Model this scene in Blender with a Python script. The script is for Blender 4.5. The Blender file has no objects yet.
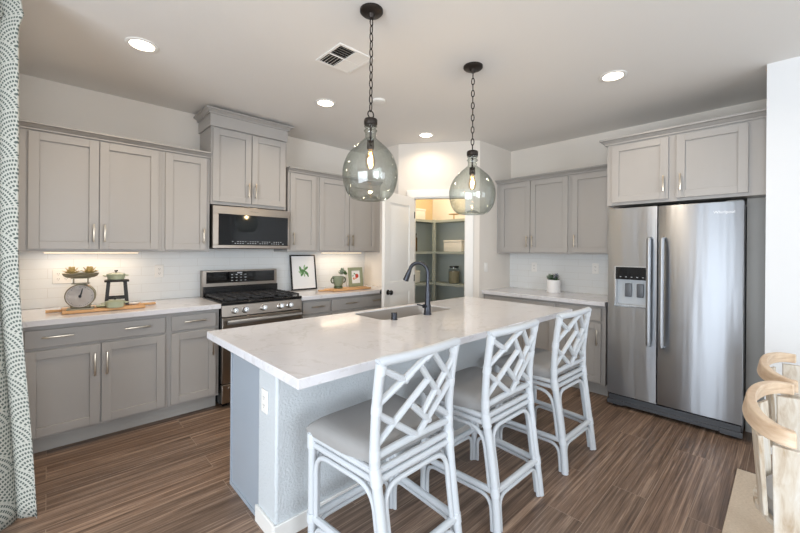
import bpy, bmesh, math, random
from mathutils import Vector, Matrix
random.seed(7)
PI = math.pi
sc = bpy.context.scene
COL = sc.collection

# ------------------------------------------------------------------ camera
F, CX, CY, YAW, CH, ROLL = 370.1925, 401.27, 250.44, 0.8084, 1.3877, 0.0075
cam = bpy.data.objects.new('camera', bpy.data.cameras.new('camera'))
COL.objects.link(cam)
fw = Vector((math.cos(YAW), math.sin(YAW), -0.0004)).normalized()
rt = Vector((math.sin(YAW), -math.cos(YAW), 0))
up = rt.cross(fw)
r2 = rt * math.cos(ROLL) + up * math.sin(ROLL)
u2 = up * math.cos(ROLL) - rt * math.sin(ROLL)
m = Matrix((r2, u2, -fw)).transposed().to_4x4()
m.translation = Vector((0, 0, CH))
cam.matrix_world = m
cam.data.sensor_width = 36
cam.data.sensor_fit = 'HORIZONTAL'
cam.data.lens = F * 36 / 800
cam.data.shift_x = -(CX - 400) / 800
cam.data.shift_y = (CY - 266.5) / 800
cam.data.clip_start = 0.05
sc.camera = cam

# ------------------------------------------------------------------ world, light, exposure
w = bpy.data.worlds.new('world'); sc.world = w; w.use_nodes = True
bg = w.node_tree.nodes['Background']
bg.inputs['Color'].default_value = (0.78, 0.88, 1.0, 1)
bg.inputs['Strength'].default_value = 2.2

def area(name, loc, target, sx, sy, power, col, spread=180):
    l = bpy.data.lights.new(name, 'AREA'); l.shape = 'RECTANGLE'; l.size = sx; l.size_y = sy
    l.energy = power; l.color = col; l.spread = math.radians(spread)
    o = bpy.data.objects.new(name, l); COL.objects.link(o); o.location = loc
    d = Vector(target) - Vector(loc)
    o.rotation_euler = d.to_track_quat('-Z', 'Y').to_euler()
    return o
DAY = (0.86, 0.93, 1.0)
area('daylight_patio_door', (-2.33, 0.1, 1.1), (0, 0.1, 1.0), 2.9, 2.0, 135, DAY)
area('daylight_rear_window', (0.0, -3.12, 1.5), (0, 0, 1.2), 1.5, 1.4, 66, DAY)
area('daylight_rear_window', (2.3, -3.12, 1.5), (2.3, 0, 1.5), 1.5, 1.4, 26, DAY)
sc.view_settings.view_transform = 'Standard'
sc.view_settings.look = 'None'
sc.view_settings.gamma = 1
sc.view_settings.exposure = 0.08
sc.cycles.max_bounces = 10
sc.cycles.diffuse_bounces = 6
sc.cycles.transparent_max_bounces = 24
sc.cycles.sample_clamp_indirect = 6
sc.cycles.caustics_reflective = False
sc.cycles.caustics_refractive = False

# ------------------------------------------------------------------ materials
def lin(c):
    return tuple(((v / 255) / 12.92 if v / 255 <= 0.04045 else ((v / 255 + 0.055) / 1.055) ** 2.4) for v in c)
class NT:
    def __init__(s, m): s.t = m.node_tree; s.n = s.t.nodes; s.l = s.t.links
    def new(s, typ, **kw):
        n = s.n.new(typ)
        for k, v in kw.items(): setattr(n, k, v)
        return n
    def inp(s, node, key, v):
        if isinstance(v, bpy.types.NodeSocket): s.l.new(v, node.inputs[key])
        else: node.inputs[key].default_value = v
    def math(s, op, a, b=0.0, c=0.0):
        n = s.new('ShaderNodeMath', operation=op); s.inp(n, 0, a); s.inp(n, 1, b); s.inp(n, 2, c); return n.outputs[0]
    def mix(s, f, a, b, mode='MIX'):
        n = s.new('ShaderNodeMix', data_type='RGBA', blend_type=mode)
        s.inp(n, 0, f)
        for k, v in ((6, a), (7, b)):
            if isinstance(v, tuple) and len(v) == 3: v = v + (1,)
            s.inp(n, k, v)
        return n.outputs[2]
    def coord(s, scale=(1, 1, 1), rot=(0, 0, 0), kind='Object'):
        t = s.new('ShaderNodeTexCoord'); mp = s.new('ShaderNodeMapping')
        mp.inputs['Scale'].default_value = scale; mp.inputs['Rotation'].default_value = rot
        s.l.new(t.outputs[kind], mp.inputs[0]); return mp.outputs[0]
    def noise(s, vec, scale, detail=3, rough=0.5, dist=0.0):
        n = s.new('ShaderNodeTexNoise'); s.l.new(vec, n.inputs['Vector'])
        n.inputs['Scale'].default_value = scale; n.inputs['Detail'].default_value = detail
        n.inputs['Roughness'].default_value = rough; n.inputs['Distortion'].default_value = dist
        return n.outputs[0]
    def ramp(s, f, stops):
        n = s.new('ShaderNodeValToRGB'); e = n.color_ramp.elements
        while len(e) > 1: e.remove(e[-1])
        e[0].position = stops[0][0]; e[0].color = tuple(stops[0][1]) + (1,)
        for p, c in stops[1:]:
            k = e.new(p); k.color = tuple(c) + (1,)
        s.l.new(f, n.inputs[0]); return n.outputs[0]
    def bump(s, h, strength, dist=0.01):
        n = s.new('ShaderNodeBump'); s.l.new(h, n.inputs['Height'])
        n.inputs['Strength'].default_value = strength; n.inputs['Distance'].default_value = dist
        return n.outputs[0]
def pmat(name, rgb, rough=0.5, metal=0.0, bump=None, emit=None, spec=0.5, var=0.0, **kw):
    m = bpy.data.materials.new(name); m.use_nodes = True; t = NT(m); b = t.n['Principled BSDF']
    c = lin(rgb)
    b.inputs['Base Color'].default_value = c + (1,)
    b.inputs['Roughness'].default_value = rough; b.inputs['Metallic'].default_value = metal
    b.inputs['Specular IOR Level'].default_value = spec
    if var:
        n = t.noise(t.coord(), 9, 4)
        t.l.new(t.mix(n, tuple(v * (1 - var) for v in c), tuple(min(1, v * (1 + var)) for v in c)), b.inputs['Base Color'])
    if bump:
        sc_, st, ds = bump
        t.l.new(t.bump(t.noise(t.coord(), sc_, 3), st, ds), b.inputs['Normal'])
    if emit:
        b.inputs['Emission Color'].default_value = lin(emit[0]) + (1,); b.inputs['Emission Strength'].default_value = emit[1]
    for k, v in kw.items(): b.inputs[k].default_value = v
    return m
M = {}
M['wall'] = pmat('wall_paint', (224, 218, 210), 0.85, bump=(90, 0.12, 0.003))
M['wall_dining'] = pmat('wall_paint_dining', (226, 228, 230), 0.85, bump=(90, 0.12, 0.003))
M['ceiling'] = pmat('ceiling_paint', (226, 224, 221), 0.9, bump=(70, 0.15, 0.003))
M['stucco'] = pmat('island_textured_paint', (200, 206, 210), 0.6, bump=(85, 0.9, 0.005))
M['white'] = pmat('white_trim_paint', (232, 231, 228), 0.35)
M['cab'] = pmat('greige_cabinet_paint', (166, 163, 160), 0.34)
M['cab_end'] = pmat('island_end_panel_daylit', (158, 168, 179), 0.35)  # grey paint with the blue of daylight put into its colour
M['toe'] = pmat('toe_kick_paint', (176, 174, 170), 0.5)
M['nickel'] = pmat('brushed_nickel', (190, 180, 165), 0.3, 1.0)
M['chrome'] = pmat('polished_chrome', (215, 215, 215), 0.12, 1.0)
M['black'] = pmat('black_enamel', (16, 16, 18), 0.25)
M['iron'] = pmat('cast_iron', (44, 44, 46), 0.4, bump=(300, 0.2, 0.001))
M['blackglass'] = pmat('black_glass', (10, 11, 13), 0.05, spec=0.45)
M['bronze'] = pmat('dark_bronze', (52, 46, 42), 0.45, 0.7)
M['faucet'] = pmat('dark_gunmetal', (62, 64, 70), 0.32, 0.85)
M['greyplastic'] = pmat('grey_plastic', (92, 96, 102), 0.4)
M['darkplastic'] = pmat('dark_plastic', (66, 68, 72), 0.45)
M['fridgeside'] = pmat('fridge_side_paint', (120, 123, 128), 0.4)
M['rattan'] = pmat('white_painted_rattan', (197, 202, 207), 0.42, bump=(60, 0.15, 0.002))
M['wrap'] = pmat('white_rattan_binding', (202, 207, 212), 0.5, bump=(400, 0.4, 0.001))
M['outlet'] = pmat('white_plastic', (238, 236, 232), 0.35)
M['slot'] = pmat('outlet_slots', (60, 58, 55), 0.5)
M['board'] = pmat('beech_board', (206, 160, 112), 0.5, var=0.12)
M['sage'] = pmat('sage_enamel', (176, 184, 158), 0.3)
M['mugsage'] = pmat('sage_stoneware', (128, 138, 116), 0.35)
M['olive'] = pmat('dark_olive_glaze', (62, 74, 44), 0.35)
M['blackwood'] = pmat('black_stained_wood', (38, 34, 32), 0.5)
M['paper'] = pmat('white_paper', (236, 236, 236), 0.7)
M['scaledial'] = pmat('scale_dial', (226, 220, 216), 0.4)
M['scalemetal'] = pmat('aged_scale_metal', (140, 136, 118), 0.45, 0.6)
M['cone'] = pmat('dried_succulent', (214, 190, 130), 0.7, var=0.3)
M['leaf'] = pmat('green_leaf', (62, 104, 48), 0.5, var=0.3)
M['leafpale'] = pmat('pale_succulent_leaf', (130, 146, 128), 0.5, var=0.25)
M['leafgrey'] = pmat('grey_violet_leaf', (108, 112, 124), 0.5, var=0.25)
M['soil'] = pmat('soil', (50, 40, 32), 0.9)
M['pot'] = pmat('white_ceramic', (236, 236, 236), 0.3)
M['red'] = pmat('red_print', (190, 62, 44), 0.7)
M['orange'] = pmat('orange_print', (222, 140, 96), 0.7)
M['green'] = pmat('green_print', (92, 138, 84), 0.7, var=0.25)
M['greenl'] = pmat('pale_green_print', (150, 184, 140), 0.7)
M['sageframe'] = pmat('sage_frame', (146, 154, 126), 0.5)
M['pantryshelf'] = pmat('pantry_shelf_paint', (168, 174, 166), 0.5)
M['pantryshade'] = pmat('pantry_wall_shade', (186, 194, 190), 0.7)  # cooler tone: shade on the lower pantry wall put into the colour
M['pantrywarm'] = pmat('pantry_wall_warm_light', (206, 184, 146), 0.85)  # beige: warm lamp light on the upper pantry wall put into the colour
M['bin'] = pmat('white_storage_bin', (226, 222, 212), 0.6, var=0.05)
M['brownjar'] = pmat('amber_jar', (92, 70, 42), 0.25)
M['gold'] = pmat('gold_metal', (190, 150, 90), 0.3, 0.9)
M['pasta'] = pmat('dried_food', (170, 160, 130), 0.8, var=0.4)
M['lens'] = pmat('downlight_lens', (255, 250, 240), 0.5, emit=((255, 236, 205), 14))
M['ledbar'] = pmat('led_bar', (255, 245, 230), 0.5, emit=((255, 222, 180), 3))
M['filament'] = pmat('glowing_filament', (255, 200, 130), 0.5, emit=((255, 178, 96), 60))
M['dispgrey'] = pmat('dispenser_recess', (178, 182, 186), 0.35, 0.2)
M['displight'] = pmat('display_marks', (190, 195, 200), 0.5)
M['logo'] = pmat('logo_silver', (236, 238, 240), 0.3)
M['cloth'] = pmat('stool_linen', (152, 151, 150), 0.9, bump=(900, 0.5, 0.001), var=0.05)

def mat_new(name):
    m = bpy.data.materials.new(name); m.use_nodes = True; return m, NT(m), m.node_tree.nodes['Principled BSDF']

def steel(name, rgb, rough, aniso, rot=0.0):
    m, t, b = mat_new(name)
    b.inputs['Base Color'].default_value = lin(rgb) + (1,); b.inputs['Metallic'].default_value = 1
    b.inputs['Roughness'].default_value = rough
    b.inputs['Anisotropic'].default_value = aniso; b.inputs['Anisotropic Rotation'].default_value = rot
    tg = t.new('ShaderNodeTangent', direction_type='RADIAL', axis='Z'); t.l.new(tg.outputs[0], b.inputs['Tangent'])
    n = t.noise(t.coord((1, 5, 0.35)), 1.6, 2)
    t.l.new(t.bump(n, 0.25, 0.02), b.inputs['Normal'])
    return m
M['steel'] = steel('stainless_steel', (172, 176, 182), 0.42, 0.92, 0.25)
M['steel2'] = pmat('satin_steel', (158, 149, 140), 0.3, 1.0)
M['sinksteel'] = pmat('sink_steel', (196, 192, 188), 0.38, 0.6)

# quartz
m, t, b = mat_new('white_quartz')
v = t.coord()
n1 = t.noise(v, 2.2, 6, 0.6, 1.4); n2 = t.noise(v, 9, 6, 0.65, 0.8)
vein = t.math('ABSOLUTE', t.math('SUBTRACT', n1, 0.5)); vein = t.math('MULTIPLY', vein, 28); vein = t.math('MINIMUM', vein, 1)
vm = t.math('MULTIPLY', t.math('SUBTRACT', 1, vein), t.math('GREATER_THAN', n2, 0.5))
base = t.mix(n2, lin((206, 206, 211)), lin((222, 222, 226)))
t.l.new(t.mix(t.math('MULTIPLY', vm, 0.3), base, lin((172, 168, 165))), b.inputs['Base Color'])
b.inputs['Roughness'].default_value = 0.11
M['quartz'] = m

# plank floor (planks run along x)
m, t, b = mat_new('wood_plank_floor')
v = t.coord()
br = t.new('ShaderNodeTexBrick', offset=0.37, offset_frequency=2)
t.l.new(v, br.inputs['Vector'])
for k, val in (('Scale', 1.0), ('Mortar Size', 0.0016), ('Brick Width', 1.22), ('Row Height', 0.18), ('Bias', 0.0)): br.inputs[k].default_value = val
br.inputs['Color1'].default_value = (0, 0, 0, 1); br.inputs['Color2'].default_value = (1, 1, 1, 1); br.inputs['Mortar'].default_value = (0.5, 0.5, 0.5, 1)
sep = t.new('ShaderNodeSeparateXYZ'); t.l.new(v, sep.inputs[0])
row = t.math('FLOOR', t.math('DIVIDE', sep.outputs[1], 0.18))
cmb = t.new('ShaderNodeCombineXYZ')
t.l.new(t.math('ADD', sep.outputs[0], t.math('MULTIPLY', row, 3.71)), cmb.inputs[0]); t.l.new(sep.outputs[1], cmb.inputs[1])
t.l.new(t.math('MULTIPLY', br.outputs[0], 7.0), cmb.inputs[2])
def stretched(vec, s):
    mp = t.new('ShaderNodeMapping'); mp.inputs['Scale'].default_value = s; t.l.new(vec, mp.inputs[0]); return mp.outputs[0]
g1 = t.noise(stretched(cmb.outputs[0], (0.38, 13, 1)), 2.2, 6, 0.62, 1.5)
g2 = t.noise(stretched(cmb.outputs[0], (1.2, 70, 1)), 2.5, 5, 0.6, 0.4)
g = t.math('ADD', t.math('MULTIPLY', g1, 0.62), t.math('MULTIPLY', g2, 0.38))
colr = t.ramp(g, [(0.36, lin((78, 60, 48))), (0.46, lin((112, 91, 76))), (0.54, lin((138, 115, 98))), (0.64, lin((176, 152, 132)))])
pv = t.mix(t.math('MULTIPLY', br.outputs[0], 1.0), (0.80, 0.80, 0.80), (1.08, 1.06, 1.04))
colr = t.mix(1.0, colr, pv, 'MULTIPLY')
t.l.new(t.mix(t.math('MULTIPLY', br.outputs[1], 0.6), colr, lin((164, 146, 130))), b.inputs['Base Color'])
t.l.new(t.math('ADD', t.math('MULTIPLY', g2, 0.18), 0.30), b.inputs['Roughness'])
t.l.new(t.bump(g, 0.12, 0.004), b.inputs['Normal'])
M['floor'] = m

# backsplash tile: stacked wide tiles
def tile(name, axis):
    m, t, b = mat_new(name)
    v = t.coord(rot=(PI / 2, 0, 0) if axis == 'x' else (PI / 2, 0, PI / 2))
    s = t.new('ShaderNodeTexCoord'); sp = t.new('ShaderNodeSeparateXYZ'); t.l.new(s.outputs['Object'], sp.inputs[0])
    c = t.new('ShaderNodeCombineXYZ')
    t.l.new(sp.outputs[0 if axis == 'x' else 1], c.inputs[0]); t.l.new(t.math('SUBTRACT', sp.outputs[2], 0.914), c.inputs[1])
    br = t.new('ShaderNodeTexBrick', offset=0.5, offset_frequency=2); t.l.new(c.outputs[0], br.inputs['Vector'])
    for k, val in (('Scale', 1.0), ('Mortar Size', 0.0016), ('Brick Width', 0.305), ('Row Height', 0.0765), ('Mortar Smooth', 0.3)): br.inputs[k].default_value = val
    t.l.new(t.mix(br.outputs[1], lin((226, 228, 228)), lin((212, 211, 208))), b.inputs['Base Color'])
    b.inputs['Roughness'].default_value = 0.25
    inv = t.math('SUBTRACT', 1, br.outputs[1])
    t.l.new(t.bump(inv, 0.25, 0.0015), b.inputs['Normal'])
    return m
M['tileA'] = tile('backsplash_tile', 'x'); M['tileB'] = tile('backsplash_tile_side', 'y')

# thin tinted glass
def glass(name, tint, edge, gl=0.03, wavy=0.0):
    m = bpy.data.materials.new(name); m.use_nodes = True; t = NT(m)
    t.n.remove(t.n['Principled BSDF']); out = t.n['Material Output']
    tr = t.new('ShaderNodeBsdfTransparent'); gs = t.new('ShaderNodeBsdfGlossy'); gs.inputs['Roughness'].default_value = gl
    t.l.new(t.bump(t.noise(t.coord(), 14, 2), wavy, 0.01), gs.inputs['Normal'])
    lw = t.new('ShaderNodeLayerWeight'); lw.inputs[0].default_value = 0.35
    t.l.new(t.mix(lw.outputs['Facing'], tint, edge), tr.inputs[0])
    l2 = t.new('ShaderNodeLayerWeight'); l2.inputs[0].default_value = 0.5
    sch = t.math('ADD', t.math('MULTIPLY', t.math('POWER', l2.outputs['Facing'], 3.5), 0.6), 0.09)
    mx = t.new('ShaderNodeMixShader'); t.l.new(sch, mx.inputs[0]); t.l.new(tr.outputs[0], mx.inputs[1]); t.l.new(gs.outputs[0], mx.inputs[2])
    t.l.new(mx.outputs[0], out.inputs[0]); return m
M['globe'] = glass('smoky_green_glass', (0.90, 0.925, 0.90), (0.44, 0.49, 0.46), 0.0, 0.25)
M['clear'] = glass('clear_glass', (0.97, 0.98, 0.98), (0.6, 0.65, 0.65), 0.0)
M['bulbglass'] = glass('bulb_glass', (1.0, 0.93, 0.8), (0.9, 0.7, 0.45), 0.0)

# whitewashed wood
m, t, b = mat_new('whitewashed_oak')
g = t.noise(t.coord((14, 14, 1.5)), 2.5, 5, 0.6, 0.5)
t.l.new(t.ramp(g, [(0.3, lin((176, 156, 132))), (0.5, lin((206, 196, 180))), (0.7, lin((218, 214, 206)))]), b.inputs['Base Color']); b.inputs['Roughness'].default_value = 0.5
M['oak'] = m
m, t, b = mat_new('pale_tan_oak')
g = t.noise(t.coord((3, 3, 12)), 2.5, 5, 0.6, 0.5)
t.l.new(t.ramp(g, [(0.3, lin((196, 166, 136))), (0.6, lin((222, 200, 174)))]), b.inputs['Base Color']); b.inputs['Roughness'].default_value = 0.45
M['oaktan'] = m
# woven rug
m, t, b = mat_new('beige_woven_rug')
g = t.noise(t.coord((60, 25, 1)), 3, 3)
t.l.new(t.mix(g, lin((176, 160, 140)), lin((222, 208, 190))), b.inputs['Base Color']); b.inputs['Roughness'].default_value = 0.95
t.l.new(t.bump(g, 0.6, 0.004), b.inputs['Normal'])
M['rug'] = m

# curtain print: overlapping scallops of dashed rings
m, t, b = mat_new('scallop_print_curtain')
uv = t.new('ShaderNodeTexCoord'); sp = t.new('ShaderNodeSeparateXYZ'); t.l.new(uv.outputs['UV'], sp.inputs[0])
U, V = sp.outputs[0], sp.outputs[1]
W_, H_, R_ = 0.29, 0.118, 0.172
k0 = t.math('FLOOR', t.math('DIVIDE', V, H_))
def cand(off):
    k = t.math('ADD', k0, off)
    xo = t.math('MULTIPLY', t.math('PINGPONG', k, 1.0), W_ / 2)
    q = t.math('SUBTRACT', U, xo)
    dx = t.math('SUBTRACT', q, t.math('MULTIPLY', t.math('ROUND', t.math('DIVIDE', q, W_)), W_))
    dy = t.math('SUBTRACT', V, t.math('MULTIPLY', k, H_))
    r = t.math('SQRT', t.math('ADD', t.math('MULTIPLY', dx, dx), t.math('MULTIPLY', dy, dy)))
    return r, t.math('ARCTAN2', dy, dx)
r, a = cand(1)
for off in (0, -1):
    rr, aa = cand(off); mk = t.math('LESS_THAN', rr, R_)
    def sel(x, y): return t.math('ADD', t.math('MULTIPLY', mk, x), t.math('MULTIPLY', t.math('SUBTRACT', 1, mk), y))
    r, a = sel(rr, r), sel(aa, a)
RW = 0.0205
ri = t.math('FLOOR', t.math('DIVIDE', r, RW)); rf = t.math('FRACT', t.math('DIVIDE', r, RW))
cnt = t.math('ADD', t.math('MULTIPLY', ri, 11), 4)
af = t.math('FRACT', t.math('MULTIPLY', t.math('DIVIDE', a, 2 * PI), cnt))
dash = t.math('MULTIPLY', t.math('GREATER_THAN', rf, 0.46), t.math('GREATER_THAN', af, 0.34))
t.l.new(t.mix(dash, lin((182, 182, 173)), lin((84, 92, 88))), b.inputs['Base Color']); b.inputs['Roughness'].default_value = 0.9
M['curtain'] = m

# ------------------------------------------------------------------ geometry helpers
class G:
    def __init__(s): s.b = bmesh.new()
    def box(s, x0, x1, y0, y1, z0, z1, bev=0.0):
        vs = [s.b.verts.new((x, y, z)) for z in (z0, z1) for x, y in ((x0, y0), (x1, y0), (x1, y1), (x0, y1))]
        fs = []
        for f in ((0, 3, 2, 1), (4, 5, 6, 7), (0, 1, 5, 4), (1, 2, 6, 5), (2, 3, 7, 6), (3, 0, 4, 7)):
            fs.append(s.b.faces.new([vs[i] for i in f]))
        if bev > 0:
            es = list({e for f in fs for e in f.edges})
            bmesh.ops.bevel(s.b, geom=es, offset=bev, segments=2, affect='EDGES', profile=0.5)
        return s
    def prism(s, pts, vec):
        """closed polygon (list of 3D points) swept by vec"""
        vec = Vector(vec); a = [s.b.verts.new(p) for p in pts]; c = [s.b.verts.new(Vector(p) + vec) for p in pts]
        n = len(pts); s.b.faces.new(a[::-1]); s.b.faces.new(c)
        for i in range(n): s.b.faces.new((a[i], a[(i + 1) % n], c[(i + 1) % n], c[i]))
        return s
    def tube(s, pts, r, seg=10, closed=False, caps=True, smooth=0):
        pts = [Vector(p) for p in pts]
        if smooth:
            out = []; n = len(pts)
            for i in range(n if closed else n - 1):
                p0 = pts[(i - 1) % n] if closed or i > 0 else pts[0]; p1 = pts[i]; p2 = pts[(i + 1) % n]; p3 = pts[(i + 2) % n] if closed or i + 2 < n else pts[-1]
                for k in range(smooth):
                    u = k / smooth
                    out.append(0.5 * ((2 * p1) + (-p0 + p2) * u + (2 * p0 - 5 * p1 + 4 * p2 - p3) * u * u + (-p0 + 3 * p1 - 3 * p2 + p3) * u ** 3))
            if not closed: out.append(pts[-1])
            pts = out
        n = len(pts); rs = r if isinstance(r, (list, tuple)) else [r] * n
        if len(rs) != n: rs = [rs[0] + (rs[-1] - rs[0]) * i / (n - 1) for i in range(n)]
        rings = []; prev = None
        for i, p in enumerate(pts):
            if closed: tg = pts[(i + 1) % n] - pts[i - 1]
            else: tg = pts[min(i + 1, n - 1)] - pts[max(i - 1, 0)]
            tg.normalize()
            if prev is None:
                a = tg.orthogonal().normalized()
            else:
                a = prev - tg * prev.dot(tg); a.normalize()
            prev = a; c = tg.cross(a)
            rings.append([s.b.verts.new(p + (a * math.cos(2 * PI * k / seg) + c * math.sin(2 * PI * k / seg)) * rs[i]) for k in range(seg)])
        for i in range(n if closed else n - 1):
            A, B = rings[i], rings[(i + 1) % n]
            for k in range(seg): s.b.faces.new((A[k], A[(k + 1) % seg], B[(k + 1) % seg], B[k]))
        if caps and not closed: s.b.faces.new(rings[0][::-1]); s.b.faces.new(rings[-1])
        return s
    def lathe(s, prof, c=(0, 0, 0), seg=32, axis='z', cap0=True, cap1=True, sx=1, sy=1):
        """prof list of (r, h) going along the axis"""
        def P(r, h, k):
            a = 2 * PI * k / seg; x, y = r * math.cos(a) * sx, r * math.sin(a) * sy
            if axis == 'z': q = (x, y, h)
            elif axis == 'y': q = (x, h, -y)
            else: q = (h, x, y)
            return Vector(q) + Vector(c)
        rings = []
        for r, h in prof:
            if r < 1e-6: rings.append([s.b.verts.new(P(0, h, 0))])
            else: rings.append([s.b.verts.new(P(r, h, k)) for k in range(seg)])
        for A, B in zip(rings, rings[1:]):
            for k in range(seg):
                k2 = (k + 1) % seg
                if len(A) == 1 and len(B) == 1: continue
                if len(A) == 1: s.b.faces.new((A[0], B[k2], B[k]))
                elif len(B) == 1: s.b.faces.new((A[k], A[k2], B[0]))
                else: s.b.faces.new((A[k], A[k2], B[k2], B[k]))
        if cap0 and len(rings[0]) > 1: s.b.faces.new(rings[0][::-1])
        if cap1 and len(rings[-1]) > 1: s.b.faces.new(rings[-1])
        return s
    def leaf(s, base, tip, width, thick=0.003, up=(0, 0, 1)):
        base, tip = Vector(base), Vector(tip); d = tip - base
        sd = d.cross(Vector(up)); sd = sd.normalized() if sd.length > 1e-6 else Vector((1, 0, 0)); nn = sd.cross(d).normalized()
        mid = base + d * 0.55
        ring = [base, mid + sd * width / 2, tip, mid - sd * width / 2]
        top = s.b.verts.new(mid + nn * thick); bot = s.b.verts.new(mid - nn * thick); rv = [s.b.verts.new(p) for p in ring]
        for i in range(4):
            s.b.faces.new((rv[i], rv[(i + 1) % 4], top)); s.b.faces.new((rv[(i + 1) % 4], rv[i], bot))
        return s
def tag(o, label=None, cat=None, group=None, kind=None):
    for k, v in (('label', label), ('category', cat), ('group', group), ('kind', kind)):
        if v: o[k] = v
    return o
def part(name, g, mat, parent=None, bevel=0.0, sharp=35, label=None):
    bmesh.ops.recalc_face_normals(g.b, faces=g.b.faces)
    me = bpy.data.meshes.new(name); g.b.to_mesh(me); g.b.free()
    me.materials.append(M[mat] if isinstance(mat, str) else mat)
    for p in me.polygons: p.use_smooth = True
    me.set_sharp_from_angle(angle=math.radians(sharp))
    o = bpy.data.objects.new(name, me); COL.objects.link(o)
    if parent: o.parent = parent
    if bevel:
        b = o.modifiers.new('bevel', 'BEVEL'); b.width = bevel; b.segments = 2; b.limit_method = 'ANGLE'; b.angle_limit = math.radians(40); b.harden_normals = False
    if label: o['label'] = label
    return o
def thing(name, loc, rz, label, cat, group=None):
    o = bpy.data.objects.new(name, None); COL.objects.link(o); o.location = loc; o.rotation_euler = (0, 0, rz)
    o.empty_display_size = 0.1
    return tag(o, label, cat, group)
def solo(name, g, mat, label, cat, group=None, bevel=0.0, **kw):
    return tag(part(name, g, mat, None, bevel, **kw), label, cat, group)
def struct(name, g, mat, parent=None, bevel=0.0):
    o = part(name, g, mat, parent, bevel)
    if not parent: o['kind'] = 'structure'
    return o
def dup(root, loc, rz, label):
    r = root.copy(); COL.objects.link(r); r.location = loc; r.rotation_euler = (0, 0, rz); r['label'] = label
    for ch in list(root.children):
        c = ch.copy(); COL.objects.link(c); c.parent = r
        for g in list(ch.children):
            d = g.copy(); COL.objects.link(d); d.parent = c
    return r
def text_part(name, body, size, mat, parent, loc, rot, ext=0.0004):
    cu = bpy.data.curves.new(name, 'FONT'); cu.body = body; cu.size = size; cu.extrude = ext; cu.align_x = 'CENTER'; cu.align_y = 'CENTER'
    tmp = bpy.data.objects.new(name, cu); COL.objects.link(tmp)
    bpy.context.view_layer.update()
    me = bpy.data.meshes.new_from_object(tmp.evaluated_get(bpy.context.evaluated_depsgraph_get()))
    bpy.data.objects.remove(tmp)
    me.materials.clear(); me.materials.append(M[mat])
    o = bpy.data.objects.new(name, me); COL.objects.link(o); o.parent = parent; o.location = loc; o.rotation_euler = rot
    return o

# ------------------------------------------------------------------ room shell
YA, XB, CEIL = 4.031, 4.435, 2.705
YP = 3.93                      # pantry's rear face
P0, P1 = Vector((3.145, 3.355)), Vector((3.725, 2.552))   # ends of the diagonal pantry wall
L0 = -2.4; R0 = -3.2           # far left wall and rear wall of the dining side
XW, YW = 3.6245, 0.1127
struct('floor', G().box(L0 - .1, 4.7, R0 - .1, 4.3, -0.1, 0), 'floor')
struct('ceiling', G().box(L0 - .1, 4.7, R0 - .1, 4.3, CEIL, CEIL + 0.1), 'ceiling')
struct('wall_back', G().box(-.29, 3.245, YA, 4.2, 0, CEIL), 'wall')
struct('wall_kitchen_left', G().box(-.29, -.167, 2.87, YA, 0, CEIL), 'wall')
struct('wall_curtain', G().box(L0, -.167, 2.75, 2.87, 0, CEIL), 'wall')
struct('wall_pantry_back', G().box(3.245, 4.55, YP, 4.2, 0, CEIL), 'pantrywarm')
struct('wall_right', G().box(XB, 4.55, YW, YP, 0, CEIL), 'wall')
struct('wall_right_dining', G().box(XW, 4.55, R0, YW, 0, CEIL), 'wall_dining')
struct('wall_pantry_left', G().box(3.145, 3.245, 3.355, YA, 0, CEIL), 'wall')
struct('wall_pantry_right', G().box(3.725, XB, 2.5516, 2.65, 0, CEIL), 'wall')
# diagonal wall with the door opening, built in its own frame
DANG = math.atan2(P1.y - P0.y, P1.x - P0.x); DL = (P1 - P0).length
diag = Matrix.Translation((P0.x, P0.y, 0)) @ Matrix.Rotation(DANG, 4, 'Z')
def dstruct(name, g, mat, bevel=0.0, parent=None):
    g.b.transform(diag); return struct(name, g, mat, parent, bevel)
S0, S1, DH = 0.194, 0.83, 2.04
dstruct('wall_pantry_front', G().box(0, S0, 0, .1, 0, CEIL).box(S1, DL, 0, .1, 0, CEIL).box(S0, S1, 0, .1, DH, CEIL), 'wall')
g = G()
g.box(S0 - .085, S0 + .006, -.018, 0, 0, DH + .006).box(S1 - .006, S1 + .09, -.018, 0, 0, DH + .006).box(S0 - .085, S1 + .09, -.020, 0, DH, DH + .088)
g.box(S0, S0 + .014, 0, .1, 0, DH).box(S1 - .014, S1, 0, .1, 0, DH).box(S0, S1, 0, .1, DH - .014, DH)
tr = dstruct('trim_1', g, 'white', 0.003)
g = G().box(S1 - .018, S1 - .013, .02, .045, .90, .97); g.b.transform(diag)
part('strike_plate', g, 'black', tr)
struct('baseboard_pantry', G().box(3.9, XB, 2.538, 2.5516, 0, .083), 'white')
struct('baseboard_dining', G().box(XW - .014, XW, R0, YW + 0.0, 0, .083), 'white', bevel=.004)
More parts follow.
